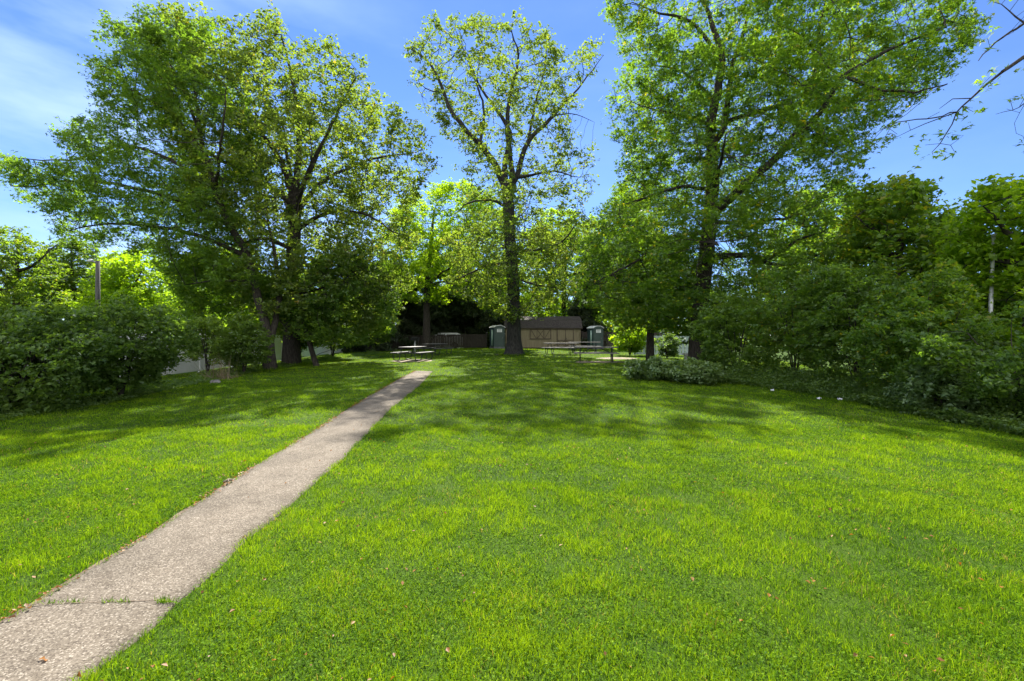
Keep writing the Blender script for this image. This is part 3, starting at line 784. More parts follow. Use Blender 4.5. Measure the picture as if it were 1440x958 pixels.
simple_tree('yellow green tree spilling over the shed roof', 792, 52, [(722, 420), (730, 335), (760, 298), (800, 292), (842, 305), (868, 375), (845, 430), (800, 449), (760, 450), (730, 445)], 1500, 46000, 0.20, M['bright'], 4.0, 0.3, 20, tb=0.1)
simple_tree('dense green tree standing right of the shed behind the portable toilet', 868, 47, [(815, 400), (825, 340), (850, 285), (880, 240), (920, 260), (940, 340), (930, 430), (880, 450), (830, 445)], 1300, 34000, 0.20, M['right'], 3.8, 0.35, 21)
simple_tree('twin trunked small maple behind the planting bed', 914, 25.5, [(845, 400), (870, 350), (910, 325), (960, 330), (990, 380), (985, 430), (950, 462), (900, 468), (855, 452)], 800, 26000, 0.15, M['right'], 2.6, 0.2, 22, D=0.4, spread=0.22)
simple_tree('pale tree beyond the fence at the far left end', 20, 40, [(-60, 330), (-20, 318), (30, 322), (60, 345), (90, 380), (110, 430), (60, 450), (-60, 450)], 800, 24000, 0.19, M['far'], 4.0, 0.3, 23, group='trees beyond the white fence')
simple_tree('olive tree beyond the fence left of the lamp pole', 105, 46, [(50, 400), (60, 350), (90, 332), (130, 340), (150, 380), (150, 440), (60, 445)], 700, 20000, 0.2, M['far'], 4.0, 0.3, 24, group='trees beyond the white fence', tb=-0.2)
simple_tree('sunlit lime green tree beyond the fence behind the lamp pole', 175, 38, [(100, 430), (120, 390), (160, 355), (215, 345), (250, 380), (255, 440), (200, 460), (110, 455)], 800, 24000, 0.19, M['bright'], 4.0, 0.3, 25, group='trees beyond the white fence', zf=1.8)
simple_tree('sunlit tree beyond the fence behind the leaning maple', 300, 36, [(230, 430), (250, 370), (300, 340), (350, 350), (385, 390), (380, 450), (320, 475), (245, 470)], 900, 26000, 0.19, M['bright'], 4.0, 0.3, 26, group='trees beyond the white fence', zf=1.6)
simple_tree('tall dusky tree beyond the right hedge', 1160, 34, [(1060, 420), (1080, 330), (1120, 270), (1180, 250), (1240, 280), (1260, 350), (1240, 430), (1120, 450)], 1000, 30000, 0.2, M['maple'], 4.5, 0.35, 27)
simple_tree('full maple rising out of the right hedge', 1262, 15, [(1180, 400), (1190, 320), (1215, 270), (1250, 250), (1300, 252), (1340, 280), (1355, 340), (1345, 430), (1290, 480), (1210, 480)], 1200, 22000, 0.145, M['right'], 2.2, 0.2, 28, D=0.36, spread=0.2, gaps=0.32, tb=0.2, zf=1.4)
simple_tree('yellow green maple leaning over the near end of the right hedge', 1435, 10.5, [(1325, 440), (1338, 330), (1370, 275), (1420, 250), (1520, 240), (1600, 330), (1580, 470), (1480, 520), (1380, 500)], 1300, 21000, 0.13, M['bright'], 1.8, 0.16, 29, D=0.3, spread=0.17, zf=1.1, gaps=0.32)

simple_tree('leafy understorey tree in front of the broad maple, hiding the foot of its trunk', 446, 22.6, [(248, 370), (290, 340), (350, 385), (420, 385), (480, 345), (545, 365), (565, 430), (530, 482), (470, 492), (430, 484), (405, 445), (388, 445), (345, 428), (290, 476), (252, 450)], 1300, 36000, 0.13, M['maple'], 1.9, 0.12, 41, D=0.34, spread=0.17, zf=0.5, tb=0.05)
# dark conifers along the back fence
def conifer(label, u, Yt, top_v, half, nleaf, seed, low=0.6):
    bt = on((u - U0) / F * Yt, Yt); top = P(u, top_v, Yt); H = top.z - bt.z
    r = np.random.default_rng(seed); lb = [[(bt + Vector((0, 0, -0.1)), 0.26), (bt + Vector((0, 0, H * 0.5)), 0.15), (Vector((bt.x, bt.y, bt.z + H)), 0.02)]]
    pts = []
    for k in range(110):
        t = r.random() ** 0.9; z = bt.z + low + (H - low) * t; rr = half * min(1, 1.25 * (1 - t)) ** 0.8 + 0.15; a = r.random() * 6.283
        for s in np.linspace(0.35, 1, 5): pts.append((bt.x + math.cos(a) * rr * s, bt.y + math.sin(a) * rr * s, z - 0.35 * rr * s * s + 0.1))
    return plant('conifer', label, 'conifer', bt, lb, np.array(pts), nleaf, 0.34, M['conifer'], M['bark'], D=0.4, kill=0.42, zmin=low, spread=0.22, tip=0.01, depth=6, up=0.3, shape='needle', group='dark conifers along the back fence', flat=0.6)
conifer('dark conifer behind the shrubs at the left end of the back fence', 505, 41, 366, 3.2, 34000, 31)
conifer('dark conifer left of the bright yellow green tree', 552, 47, 352, 3.6, 36000, 32)
conifer('dark conifer directly behind the left picnic tables', 607, 50, 345, 3.7, 36000, 33, low=2.4)
conifer('dark conifer between the picnic tables and the portable toilet', 655, 50, 350, 3.6, 36000, 34, low=2.0)
conifer('dark conifer just behind the portable toilet left of the big trunk', 700, 50, 360, 3.4, 36000, 35)
conifer('dark conifer at the right end of the shed', 824, 48.5, 372, 1.9, 22000, 36)

# a far wood closing the view all round
def far_wood():
    n = 60000; r = np.random.default_rng(50)
    ang = r.uniform(-1.25, 1.25, n); dist = r.uniform(72, 84, n)
    top = np.array([7.5 + 3.0 * mnoise.noise(Vector((a * 9, 0, 0))) + 1.6 * mnoise.noise(Vector((a * 31, 3, 0))) for a in ang])
    x, y = np.sin(ang) * dist, np.cos(ang) * dist
    z = 0.6 + top * r.random(n) ** 0.8
    nrm = r.normal(size=(n, 3)); nrm[:, 2] = np.abs(nrm[:, 2]) + 0.4; nrm /= np.linalg.norm(nrm, axis=1, keepdims=True)
    tint = np.clip(0.4 + r.normal(size=n) * 0.2, 0, 0.95)
    LV, lp, lt = leaf_cloud(np.stack([x, y, z], 1), nrm, r.uniform(0.5, 0.9, n), tint)
    o = np_mesh('far_wood', LV, lp, M['far'], None, {'tint': lt})
    tag(o, 'far wood closing the view beyond the fences', 'woodland', kind='stuff')
far_wood()


# ------------------------------------------------------------------ shrubs
def shrub(label, base, w, dpt, h, nleaf, lsize, lmat, seed, stems=7, name='shrub', cat='shrub', group=None, low=0.12, gaps=0.2, spread=0.10, shape='diamond', D=0.2, tb=0.0, npts=None):
    r = np.random.default_rng(seed); b = Vector(base)
    n = npts or int(260 + 120 * w * h)
    q = r.normal(size=(n * 3, 3)); q /= np.linalg.norm(q, axis=1, keepdims=True); q *= r.random((n * 3, 1)) ** 0.45
    wob = np.array([1 + 0.38 * mnoise.noise(Vector(k * 1.6) + Vector((seed * 1.3, 0, 0))) + 0.2 * mnoise.noise(Vector(k * 4.0) + Vector((seed, 5, 0))) for k in q]); q *= wob[:, None]
    pts = np.stack([b.x + q[:, 0] * w / 2, b.y + q[:, 1] * dpt / 2, b.z + h * (0.5 + low / 2) + q[:, 2] * h * (0.5 - low / 2)], 1)
    pts = pts[pts[:, 2] > b.z + low * h][:n]
    g = np.array([mnoise.noise(Vector(k * 0.9) + Vector((seed * 2.1, 0, 0))) for k in pts]); pts = pts[g > gaps - 0.5]
    lb = []
    for k in range(stems):
        a = 2 * math.pi * k / stems + r.random(); s = r.uniform(0.35, 0.8)
        p0 = b + Vector((0, 0, -0.03)); p2 = b + Vector((math.cos(a) * w * 0.36 * s, math.sin(a) * dpt * 0.36 * s, h * r.uniform(0.55, 0.85)))
        p1 = b + (p2 - b) * 0.5 + Vector((0, 0, h * 0.10))
        lb.append([(p0, 0.028), (p1, 0.018), (p2, 0.007)])
    return plant(name, label, cat, b, lb, pts, nleaf, lsize, lmat, M['bark'], D=D, kill=D * 1.15, zmin=b.z + low * h * 0.6, spread=spread, tip=0.0045, depth=3, group=group, parts=('stems', 'foliage'), up=0.5, shape=shape, tintbias=tb)


def sh(label, u, v, wpx, hpx, n, ls, mat, seed, dy=0.0, dratio=0.8, **k):
    p = G(u, v); Y = p.y + dy; p = on((u - U0) / F * Y, Y)
    w = wpx / F * Y; h = hpx / F * Y
    return shrub(label, p, w, w * dratio, h, n, ls, mat, seed, **k)

# left side, near to far
sh('big dark shrub at the near end of the left border', 20, 588, 250, 146, 36000, 0.085, M['shrub'], 61, dy=0.9, stems=10, spread=0.13, low=0.02)
sh('dark multi stemmed shrub hiding the fence, bare stems showing at its middle', 170, 566, 180, 135, 19000, 0.085, M['shrub'], 62, dy=0.8, stems=16, low=0.14, spread=0.13, gaps=0.30)
sh('loose young shrub over the dry stalks by the white fence', 292, 533, 62, 84, 7000, 0.09, M['shrub'], 63, dy=0.7, low=0.25, gaps=0.32, tb=0.15)
sh('low dark shrub left of the forked trunk', 343, 528, 66, 80, 10000, 0.085, M['shrub'], 64, dy=0.6)
sh('tall hanging shrub right of the forked trunk against the fence', 420, 513, 70, 95, 15000, 0.10, M['shrub'], 65, dy=1.2, low=0.2, tb=0.25)
sh('dark shrub at the far end of the left border', 468, 505, 80, 100, 16000, 0.11, M['shrub'], 66, dy=1.0, tb=0.1)
sh('dense shrub under the conifers at the fence corner', 520, 499, 60, 60, 10000, 0.12, M['shrub'], 67, dy=2.5)
# right side, far to near
sh('tall loose shrub hiding the foot of the large right maple', 1005, 522, 80, 92, 13000, 0.095, M['shrub'], 79, dy=2.5, tb=0.2, gaps=0.3)
sh('sunlit yellow green shrub right of the picnic tables', 886, 502, 50, 42, 7000, 0.13, M['bright'], 68, dy=1.5)
sh('grey green shrub in front of the pale blue fence', 938, 508, 36, 34, 3500, 0.10, M['bed'], 69, dy=2.2, gaps=0.3)
sh('dark rounded shrub at the far end of the right hedge', 1035, 536, 120, 125, 18000, 0.085, M['maple'], 70, dy=0.9, low=0.03, group='right hedge shrubs', tb=0.1)
sh('dark shrub in the middle of the right hedge, beside the far rounded one', 1118, 545, 130, 165, 20000, 0.08, M['right'], 71, gaps=0.3, dy=0.9, low=0.03, group='right hedge shrubs')
sh('thick shrub under the full maple in the right hedge', 1205, 558, 150, 185, 22000, 0.08, M['maple'], 72, gaps=0.3, dy=0.9, low=0.03, group='right hedge shrubs', tb=0.05)
sh('dark shrub between the full maple and the leaning maple', 1300, 578, 160, 190, 22000, 0.075, M['right'], 73, gaps=0.3, dy=0.8, low=0.03, group='right hedge shrubs', tb=0.1)
sh('low leafy shrub with pale leaves at the hedge foot', 1330, 588, 110, 70, 9000, 0.065, M['bed'], 74, dy=0.2, group='right hedge shrubs', tb=-0.1)
sh('broad shrub at the near end of the right hedge', 1430, 606, 220, 160, 22000, 0.07, M['maple'], 75, dy=0.7, low=0.03, group='right hedge shrubs')
sh('tall shrub filling the back of the hedge near the leaning maple', 1380, 560, 170, 165, 18000, 0.08, M['right'], 76, gaps=0.3, dy=1.4, low=0.03, tb=0.25, group='right hedge shrubs')
sh('low spreading plant, left half of the planting bed', 925, 536, 80, 31, 9000, 0.085, M['bed'], 77, dy=0.4, stems=9, low=0.02, spread=0.07, D=0.14, name='bed_plant', cat='plant')
sh('low spreading plant, right half of the planting bed', 982, 542, 72, 31, 9000, 0.085, M['bed'], 78, dy=0.4, stems=9, low=0.02, spread=0.07, D=0.14, name='bed_plant', cat='plant', tb=0.15)

# dry stalks by the fence
def stalks():
    p = G(312, 533); n = 150; r = np.random.default_rng(81)
    b = np.stack([r.normal(0, 0.30, n), r.normal(0, 0.26, n), np.zeros(n)], 1)
    top = b + np.stack([r.normal(0, 0.30, n), r.normal(0, 0.28, n), 0.15 + 1.0 * r.random(n) ** 1.8], 1)
    s = np.cross(top - b, r.normal(size=(n, 3))); s /= np.linalg.norm(s, axis=1, keepdims=True); s *= 0.009
    V = np.stack([b - s, b + s, top], 1).reshape(-1, 3); k = np.arange(n)[:, None] * 3
    root = empty('dry_grass_clump', p)
    tag(root, 'clump of dry straw coloured stalks at the foot of the white fence', 'dry grass')
    np_mesh('leaves', V, [k + np.array([[0, 1, 2]])], M['straw'], root, {'tint': np.repeat(r.random(n), 3)})
stalks()

def bloom():
    p = G(889, 527); n = 120; r = np.random.default_rng(82)
    pos = r.normal(size=(n, 3)) * np.array([0.11, 0.11, 0.10]) + np.array([0, 0, 0.2])
    pos[:, 2] = np.abs(pos[:, 2])
    nr = r.normal(size=(n, 3)); nr /= np.linalg.norm(nr, axis=1, keepdims=True)
    LV, lp, lt = leaf_cloud(pos, nr, r.uniform(0.04, 0.075, n), r.random(n))
    root = empty('flower_clump', p); tag(root, 'small clump of white flowers at the edge of the planting bed', 'flowers')
    np_mesh('blossoms', LV, lp, M['white_bloom'], root, {'tint': lt})
    b = MB()
    for k in range(9): b.tube([(0.05 * math.cos(k), 0.05 * math.sin(k), -0.01), (0.1 * math.cos(k * 2), 0.1 * math.sin(k * 2), 0.22)], 0.004, 4)
    b.build('stems', M['grass'], root)
bloom()

def undergrowth(name, label, line, n, seed, width, hh):
    """ground ivy and weeds in a ragged strip at the foot of a border"""
    r = np.random.default_rng(seed); A = np.array([G(*p) for p in line]); s = np.concatenate([[0], np.cumsum(np.linalg.norm(np.diff(A[:, :2], axis=0), axis=1))])
    t = r.random(n) * s[-1]; x = np.interp(t, s, A[:, 0]); y = np.interp(t, s, A[:, 1])
    d = np.array([mnoise.noise(Vector((k * 0.9, seed, 0))) for k in t]); off = r.random(n) ** 1.2 * width * (1 + 0.8 * d) - 0.15 * width
    sg = 1 if x.mean() > 0 else -1
    x = x + sg * off; y = y + off * 0.25
    hmax = hh * (0.35 + np.clip(off / width, 0, 1)) * (1 + 0.9 * np.array([mnoise.noise(Vector((k * 1.7, off_ * 2, seed))) for k, off_ in zip(t, off)]))
    z = gz(x, y) + np.abs(hmax) * r.random(n) ** 0.8
    nr = r.normal(size=(n, 3)); nr[:, 2] = np.abs(nr[:, 2]) + 0.6; nr /= np.linalg.norm(nr, axis=1, keepdims=True)
    LV, lp, lt = leaf_cloud(np.stack([x, y, z], 1), nr, r.uniform(0.04, 0.085, n), np.clip(0.4 + r.normal(size=n) * 0.2, 0, 0.9))
    o = np_mesh(name, LV, lp, M['shrub'], None, {'tint': lt}); tag(o, label, 'undergrowth', kind='stuff')
undergrowth('undergrowth', 'ragged weeds and ivy along the foot of the right hedge', [(1000, 537), (1080, 545), (1180, 560), (1300, 585), (1450, 614), (1600, 650)], 34000, 301, 1.6, 0.55)
undergrowth('undergrowth', 'ragged weeds along the foot of the left border', [(-120, 615), (20, 588), (160, 566), (250, 545), (330, 528), (400, 517), (480, 503), (540, 497)], 22000, 302, 1.0, 0.2)

# ------------------------------------------------------------------ fences
def board_fence(name, label, a, b, h, pitch, mat_panel, mat_post, board=0.15, post=0.12, cap=True, gapw=0.012, rail=True):
    a, b = Vector(a), Vector(b); d = Vector((b.x - a.x, b.y - a.y, 0)); Ltot = d.length; d.normalize()
    nrm = Vector((-d.y, d.x, 0))
    root = empty(name, on(a.x, a.y)); tag(root, label, 'fence'); o_ = root.location
    n = max(1, round(Ltot / pitch)); st = Ltot / n
    rot = Matrix.Rotation(math.atan2(d.y, d.x), 3, 'Z')
    for i in range(n + 1):
        p = a + d * st * i; z = float(gz(p.x, p.y))
        q = MB(); q.box((p.x - o_.x, p.y - o_.y, z + (h + 0.08) / 2 - 0.05 - o_.z), (post, post, h + 0.18), rot, 0.008)
        po = q.build('post', mat_post, root)
        if cap:
            c = MB(); c.box((p.x - o_.x, p.y - o_.y, z + h + 0.145 - o_.z), (post + 0.04, post + 0.04, 0.03), rot, 0.008); c.build('post_cap', mat_post, po)
    for i in range(n):
        q = MB(); w = st - post - 0.004; nb = max(1, int(w / board)); bw = w / nb
        for k in range(nb):
            p = a + d * (st * i + post / 2 + 0.002 + bw * (k + 0.5)); z = float(gz(p.x, p.y))
            q.box((p.x - o_.x, p.y - o_.y, z + h / 2 + 0.03 - o_.z), (bw - gapw, 0.024, h - 0.06 + (random.uniform(-0.02, 0.02) if not cap else 0)), rot)
        if rail:
            for zz in (0.12, h - 0.06):
                p0 = a + d * (st * i + post / 2 + 0.002); p1 = a + d * (st * (i + 1) - post / 2 - 0.002)
                e0 = Vector((p0.x, p0.y, float(gz(p0.x, p0.y)) + zz)) - o_; e1 = Vector((p1.x, p1.y, float(gz(p1.x, p1.y)) + zz)) - o_
                q.bar(e0, e1, 0.05, 0.10)
        q.build('fence_panel', mat_panel, root)
    return root

board_fence('vinyl_fence', 'white vinyl privacy fence behind the left shrubs', (-14.2, 11.0, 0), (-14.0, 37.4, 0), 1.75, 2.4, M['vinyl'], M['vinyl'], gapw=0.014)
board_fence('wooden_fence', 'dark wooden board fence under the conifers, left of the shed', (-15.8, 45.5, 0), (-2.6, 46.0, 0), 1.4, 2.4, M['fence_wood'], M['fence_wood'], cap=False)
board_fence('wooden_fence', 'dark wooden board fence right of the shed', (7.2, 46.8, 0), (16.0, 46.2, 0), 1.7, 2.4, M['fence_wood'], M['fence_wood'], cap=False)
board_fence('blue_fence', 'pale blue boarded fence glimpsed behind the planting bed', (8.4, 31.2, 0), (14.0, 30.2, 0), 1.35, 1.9, M['bluevinyl'], M['bluevinyl'], board=0.2, gapw=0.05)


# ------------------------------------------------------------------ shed
def shed():
    Y = 44.0; x0, x1 = (711 - U0) / F * Y, (816.5 - U0) / F * Y; W = x1 - x0; D_ = 3.6
    cx = (x0 + x1) / 2; b = on(cx, Y)
    root = empty('shed', b); tag(root, 'tan garden shed with dark gambrel roof and brown cross braced barn doors', 'shed')
    eave, brk, ridge = 1.97, 2.72, 3.12
    q = MB(); prof = [(0, -0.1), (0, eave), (0.62, brk - 0.05), (D_ / 2, ridge - 0.06), (D_ - 0.62, brk - 0.05), (D_, eave), (D_, -0.1)]
    q.prism(prof, -W / 2, W / 2, 'X'); q.build('wall', M['tan'], root)
    q = MB(); ov = 0.16
    def slab(p, r_, t=0.07):
        (y0, z0), (y1, z1) = p, r_; d = Vector((y1 - y0, z1 - z0)).normalized(); nn = Vector((-d.y, d.x)) * t
        if nn.y < 0: nn = -nn
        return [(y0, z0), (y1, z1), (y1 + nn.x, z1 + nn.y), (y0 + nn.x, z0 + nn.y)]
    for s in (0, 1):
        fl = (lambda pr: [(D_ - y, z) for y, z in pr]) if s else (lambda pr: pr)
        q.prism(fl(slab((-0.14, eave - 0.05), (0.60, brk))), -W / 2 - ov, W / 2 + ov, 'X')
        q.prism(fl(slab((0.585, brk + 0.004), (D_ / 2, ridge))), -W / 2 - ov - 0.003, W / 2 + ov + 0.003, 'X')
    q.build('roof', M['roof'], root)
    q = MB()
    q.box((0, -0.135, eave - 0.03), (W + 0.30, 0.03, 0.10)); q.build('fascia', M['trim'], root)
    # corner boards and plinth
    for s in (-1, 1):
        q = MB(); q.box((s * (W / 2 - 0.05), -0.014, eave / 2 - 0.03), (0.10, 0.022, eave)); q.build('corner_board', M['tan'], root)
    q = MB(); q.box((0, -0.016, 0.05), (W - 0.22, 0.026, 0.12)); q.build('sill_board', M['trim'], root)
    def px(u): return (u - U0) / F * Y - cx
    def framed(name, ua, ub, za, zb, diag, inner=None):
        xa, xb = px(ua), px(ub)
        q = MB(); q.box(((xa + xb) / 2, -0.018, (za + zb) / 2), (xb - xa, 0.03, zb - za)); root_d = q.build(name, M['tan'], root)
        t = MB(); y = -0.046; w = 0.09
        t.box(((xa + xb) / 2, y, za + w / 2), (xb - xa, 0.026, w)); t.box(((xa + xb) / 2, y, zb - w / 2), (xb - xa, 0.026, w))
        for xx in (xa + w / 2, xb - w / 2): t.box((xx, y, (za + zb) / 2), (w, 0.026, zb - za - 2 * w - 0.004))
        for (m0, n0), (m1, n1), k in diag:
            t.bar((xa + (xb - xa) * m0, y - 0.002 * k, za + (zb - za) * n0), (xa + (xb - xa) * m1, y - 0.002 * k, za + (zb - za) * n1), 0.022, w * 0.8)
        t.build('brace', M['trim'], root_d)
        return root_d
    d1 = framed('barn_shutter', 745, 775, 0.88, 1.88, [((.34, .06), (.34, .94), 0), ((.66, .06), (.66, .94), 0), ((.34, .06), (.66, .94), 1), ((.66, .06), (.34, .94), 2), ((.05, .94), (.31, .06), 1), ((.95, .94), (.69, .06), 1)])
    d2 = framed('double_door', 783, 807, 0.13, 1.88, [((.5, .04), (.5, .96), 0), ((.04, .38), (.96, .38), 2), ((.04, .05), (.48, .36), 1), ((.48, .05), (.04, .36), 3), ((.52, .05), (.96, .36), 1), ((.96, .05), (.52, .36), 3)])
    q = MB(); q.box((px(796.3), -0.085, 0.95), (0.04, 0.05, 0.16), None, 0.006); q.build('handle', M['tubing'], d2)
shed()

# ------------------------------------------------------------------ portable toilets
def toilet(label, loc, rz, group):
    root = empty('portable_toilet', loc, rz); tag(root, label, 'portable toilet', group)
    w, d, h = 1.08, 1.12, 2.02
    q = MB(); q.box((0, 0, 0.09), (w + 0.04, d + 0.04, 0.18), None, 0.02); q.build('skid_base', M['ink'], root)
    q = MB(); q.box((0, 0, 0.18 + (h - 0.18) / 2), (w, d, h - 0.18), None, 0.03)
    for s in (-1, 1):
        for k in range(5): q.box((s * (w / 2 + 0.006), -0.4 + 0.2 * k, 1.05), (0.02, 0.05, 1.5))
    q.build('cabin', M['potty_side'], root)
    dq = MB(); dq.box((0, -d / 2 - 0.012, 1.06), (0.80, 0.03, 1.70), None, 0.008)
    for k in range(3): dq.box((-0.2 + 0.2 * k, -d / 2 - 0.03, 0.85), (0.04, 0.012, 1.1))
    for s in (-1, 1): dq.box((s * 0.47, -d / 2 - 0.01, 1.06), (0.11, 0.05, 1.76), None, 0.01)
    dr = dq.build('door', M['potty'], root)
    q = MB(); q.box((0.30, -d / 2 - 0.05, 1.02), (0.05, 0.05, 0.16), None, 0.01); q.build('handle', M['ink'], dr)
    q = MB(); q.box((0.0, -d / 2 - 0.042, 1.70), (0.50, 0.012, 0.30), None, 0.003); sg = q.build('sign', M['pale'], dr)
    q = MB()
    for k, ww in enumerate((0.36, 0.28, 0.33)): q.box((0, -d / 2 - 0.050, 1.79 - 0.085 * k), (ww, 0.004, 0.028 if k else 0.045))
    q.build('print', M['ink'], sg)
    # arched roof
    prof = []
    n = 12
    for k in range(n + 1): t = -1 + 2 * k / n; prof.append((t * (w / 2 + 0.05), h + 0.20 * (1 - t * t)))
    for k in range(n, -1, -1): t = -1 + 2 * k / n; prof.append((t * (w / 2 + 0.05), h - 0.05 + 0.20 * (1 - t * t)))
    q = MB(); q.prism(prof, -d / 2 - 0.08, d / 2 + 0.05, 'Y'); rf = q.build('roof', M['pale'], root)
    prof = [((-1 + 2 * k / n) * (w / 2), h - 0.055 + 0.20 * (1 - (-1 + 2 * k / n) ** 2)) for k in range(n + 1)] + [(w / 2, h - 0.1), (-w / 2, h - 0.1)]
    q = MB(); q.prism(prof, -d / 2 - 0.01, d / 2, 'Y'); q.build('gable', M['potty'], root)
    q = MB(); q.tube([(-w / 2 - 0.06, -0.28, 0.30), (-w / 2 - 0.06, -0.28, 1.75)], 0.085, 12); q.build('vent_panel', M['palegreen'], root)
    return root
toilet('green portable toilet left of the big bare trunk', on((699 - U0) / F * 43.2, 43.2), R(24), 'portable toilets beside the shed')
toilet('blue green portable toilet right of the shed', on((837 - U0) / F * 43.4, 43.4), R(20), 'portable toilets beside the shed')


# ------------------------------------------------------------------ picnic tables
def make_table():
    root = empty('picnic_table', (0, 0, 0))
    L_ = 2.3
    def planks(y0, y1, n, z, t=0.045):
        q = MB(); w = (y1 - y0) / n
        for k in range(n): q.box((0, y0 + w * (k + 0.5), z), (L_, w - 0.012, t), None, 0.006)
        return q
    planks(-0.38, 0.38, 5, 0.745).build('tabletop', M['table'], root)
    for s in (-1, 1): planks(s * 0.72 - 0.14, s * 0.72 + 0.14, 2, 0.445).build('bench_seat', M['table'], root)
    for sx_ in (-1, 1):
        x = sx_ * 0.82; q = MB()
        for s in (-1, 1):
            pts = []
            for k in range(9):                                   # bent tube leg under the bench, running in to carry the top
                a = math.pi / 2 * k / 8
                pts.append((x, s * (0.80 - 0.0) - s * 0.12 * (1 - math.cos(a)), 0.14 - 0.115 * math.sin(a)))
            q.tube([(x, s * 0.84, 0.42), (x, s * 0.82, 0.25)] + pts + [(x, s * 0.52, 0.025)], 0.024, 8)
            q.tube([(x, s * 0.52, 0.025), (x, s * 0.47, 0.05), (x, s * 0.46, 0.16), (x, s * 0.30, 0.72)], 0.024, 8)
            q.tube([(x, s * 0.84, 0.41), (x, s * 0.40, 0.405)], 0.022, 8)
        q.tube([(x, -0.36, 0.71), (x, 0.36, 0.71)], 0.022, 8); q.tube([(x, -0.40, 0.405), (x, 0.40, 0.405)], 0.02, 8)
        q.build('leg_frame', M['tubing'], root)
    q = MB()
    q.tube([(-0.82, 0, 0.405), (-0.25, 0, 0.70), (0.25, 0, 0.70), (0.82, 0, 0.405)], 0.018, 8)
    q.build('brace', M['tubing'], root)
    return root
table0 = make_table()
TG = 'picnic tables on the lawn'
def place_table(o, u, v, rz, label, Y=None):
    p = G(u, v) if Y is None else on((u - U0) / F * Y, Y)
    o.location = p + Vector((0, 0, 0.012)); o.rotation_euler = (0, 0, R(rz)); tag(o, label, 'picnic table', TG)
tabs = [(581, 0, 80, 'picnic table nearest the end of the footpath, its benches end on', 25.6), (612, 0, 70, 'picnic table behind the one at the end of the footpath', 31.5),
        (838, 0, -9, 'long picnic table nearest the planting bed, seen side on', 24.0), (789, 0, -24, 'picnic table in front of the shed door', 31.0), (822, 0, -12, 'picnic table between the shed door and the portable toilet', 33.5)]
for i, (u, v, rz, lab, Y) in enumerate(tabs):
    place_table(table0 if i == 0 else copy_tree(table0), u, v, rz, lab, Y)

# pedestal grill by the left tables
def grill():
    p = on((583.5 - U0) / F * 33.0, 33.0); root = empty('park_grill', p); tag(root, 'dark charcoal grill box on a pale post behind the left picnic tables', 'grill')
    q = MB(); q.tube([(0, 0, -0.05), (0, 0, 0.95)], 0.055, 10); q.build('post', M['galv'], root)
    q = MB(); q.box((0, 0, 0.98), (0.55, 0.42, 0.03)); q.box((-0.26, 0, 1.1), (0.03, 0.42, 0.22)); q.box((0.26, 0, 1.1), (0.03, 0.42, 0.22)); q.box((0, 0.2, 1.1), (0.5, 0.03, 0.22))
    fb = q.build('firebox', M['tubing'], root)
    q = MB()
    for k in range(9): q.tube([(-0.22 + k * 0.055, -0.2, 1.17), (-0.22 + k * 0.055, 0.18, 1.17)], 0.008, 6)
    q.build('grate', M['metal'], fb)
grill()

# ------------------------------------------------------------------ car behind the fence
def parked_car():
    p = on(-7.5, 48.2); root = empty('parked_car', p, R(4)); tag(root, 'white car parked behind the dark wooden fence, only its roof showing', 'car')
    prof = [(-2.3, 0.32), (-2.35, 0.80), (-2.2, 0.95), (-1.15, 1.08), (-0.5, 1.58), (-0.2, 1.66), (1.7, 1.66), (2.0, 1.56), (2.3, 1.05), (2.32, 0.32)]
    q = MB(); A = [q.bm.verts.new((x, -0.95 + (0.12 if z > 1.3 else 0), z)) for x, z in prof]; B = [q.bm.verts.new((x, 0.95 - (0.12 if z > 1.3 else 0), z)) for x, z in prof]
    for k in range(len(prof)): q.bm.faces.new((A[k], A[(k + 1) % len(prof)], B[(k + 1) % len(prof)], B[k]))
    q.bm.faces.new(A[::-1]); q.bm.faces.new(B); q.build('body', M['carpaint'], root)
    for s in (-1, 1):
        q = MB(); q.box((0.05, s * 0.868, 1.33), (0.85, 0.03, 0.34), None, 0.01); q.box((1.1, s * 0.868, 1.33), (0.95, 0.03, 0.34), None, 0.01); q.build('side_window', M['glass'], root)
        for x in (-1.45, 1.45):
            q = MB(); q.tube([(x, s * 0.72, 0.36), (x, s * 0.97, 0.36)], 0.36, 20); wh = q.build('wheel', M['rubber'], root)
            q = MB(); q.tube([(x, s * 0.965, 0.36), (x, s * 0.985, 0.36)], 0.2, 16); q.build('rim', M['metal'], wh)
    q = MB(); q.bar((-1.12, 0, 1.13), (-0.52, 0, 1.59), 1.4, 0.03); q.build('windscreen', M['glass'], root)
parked_car()

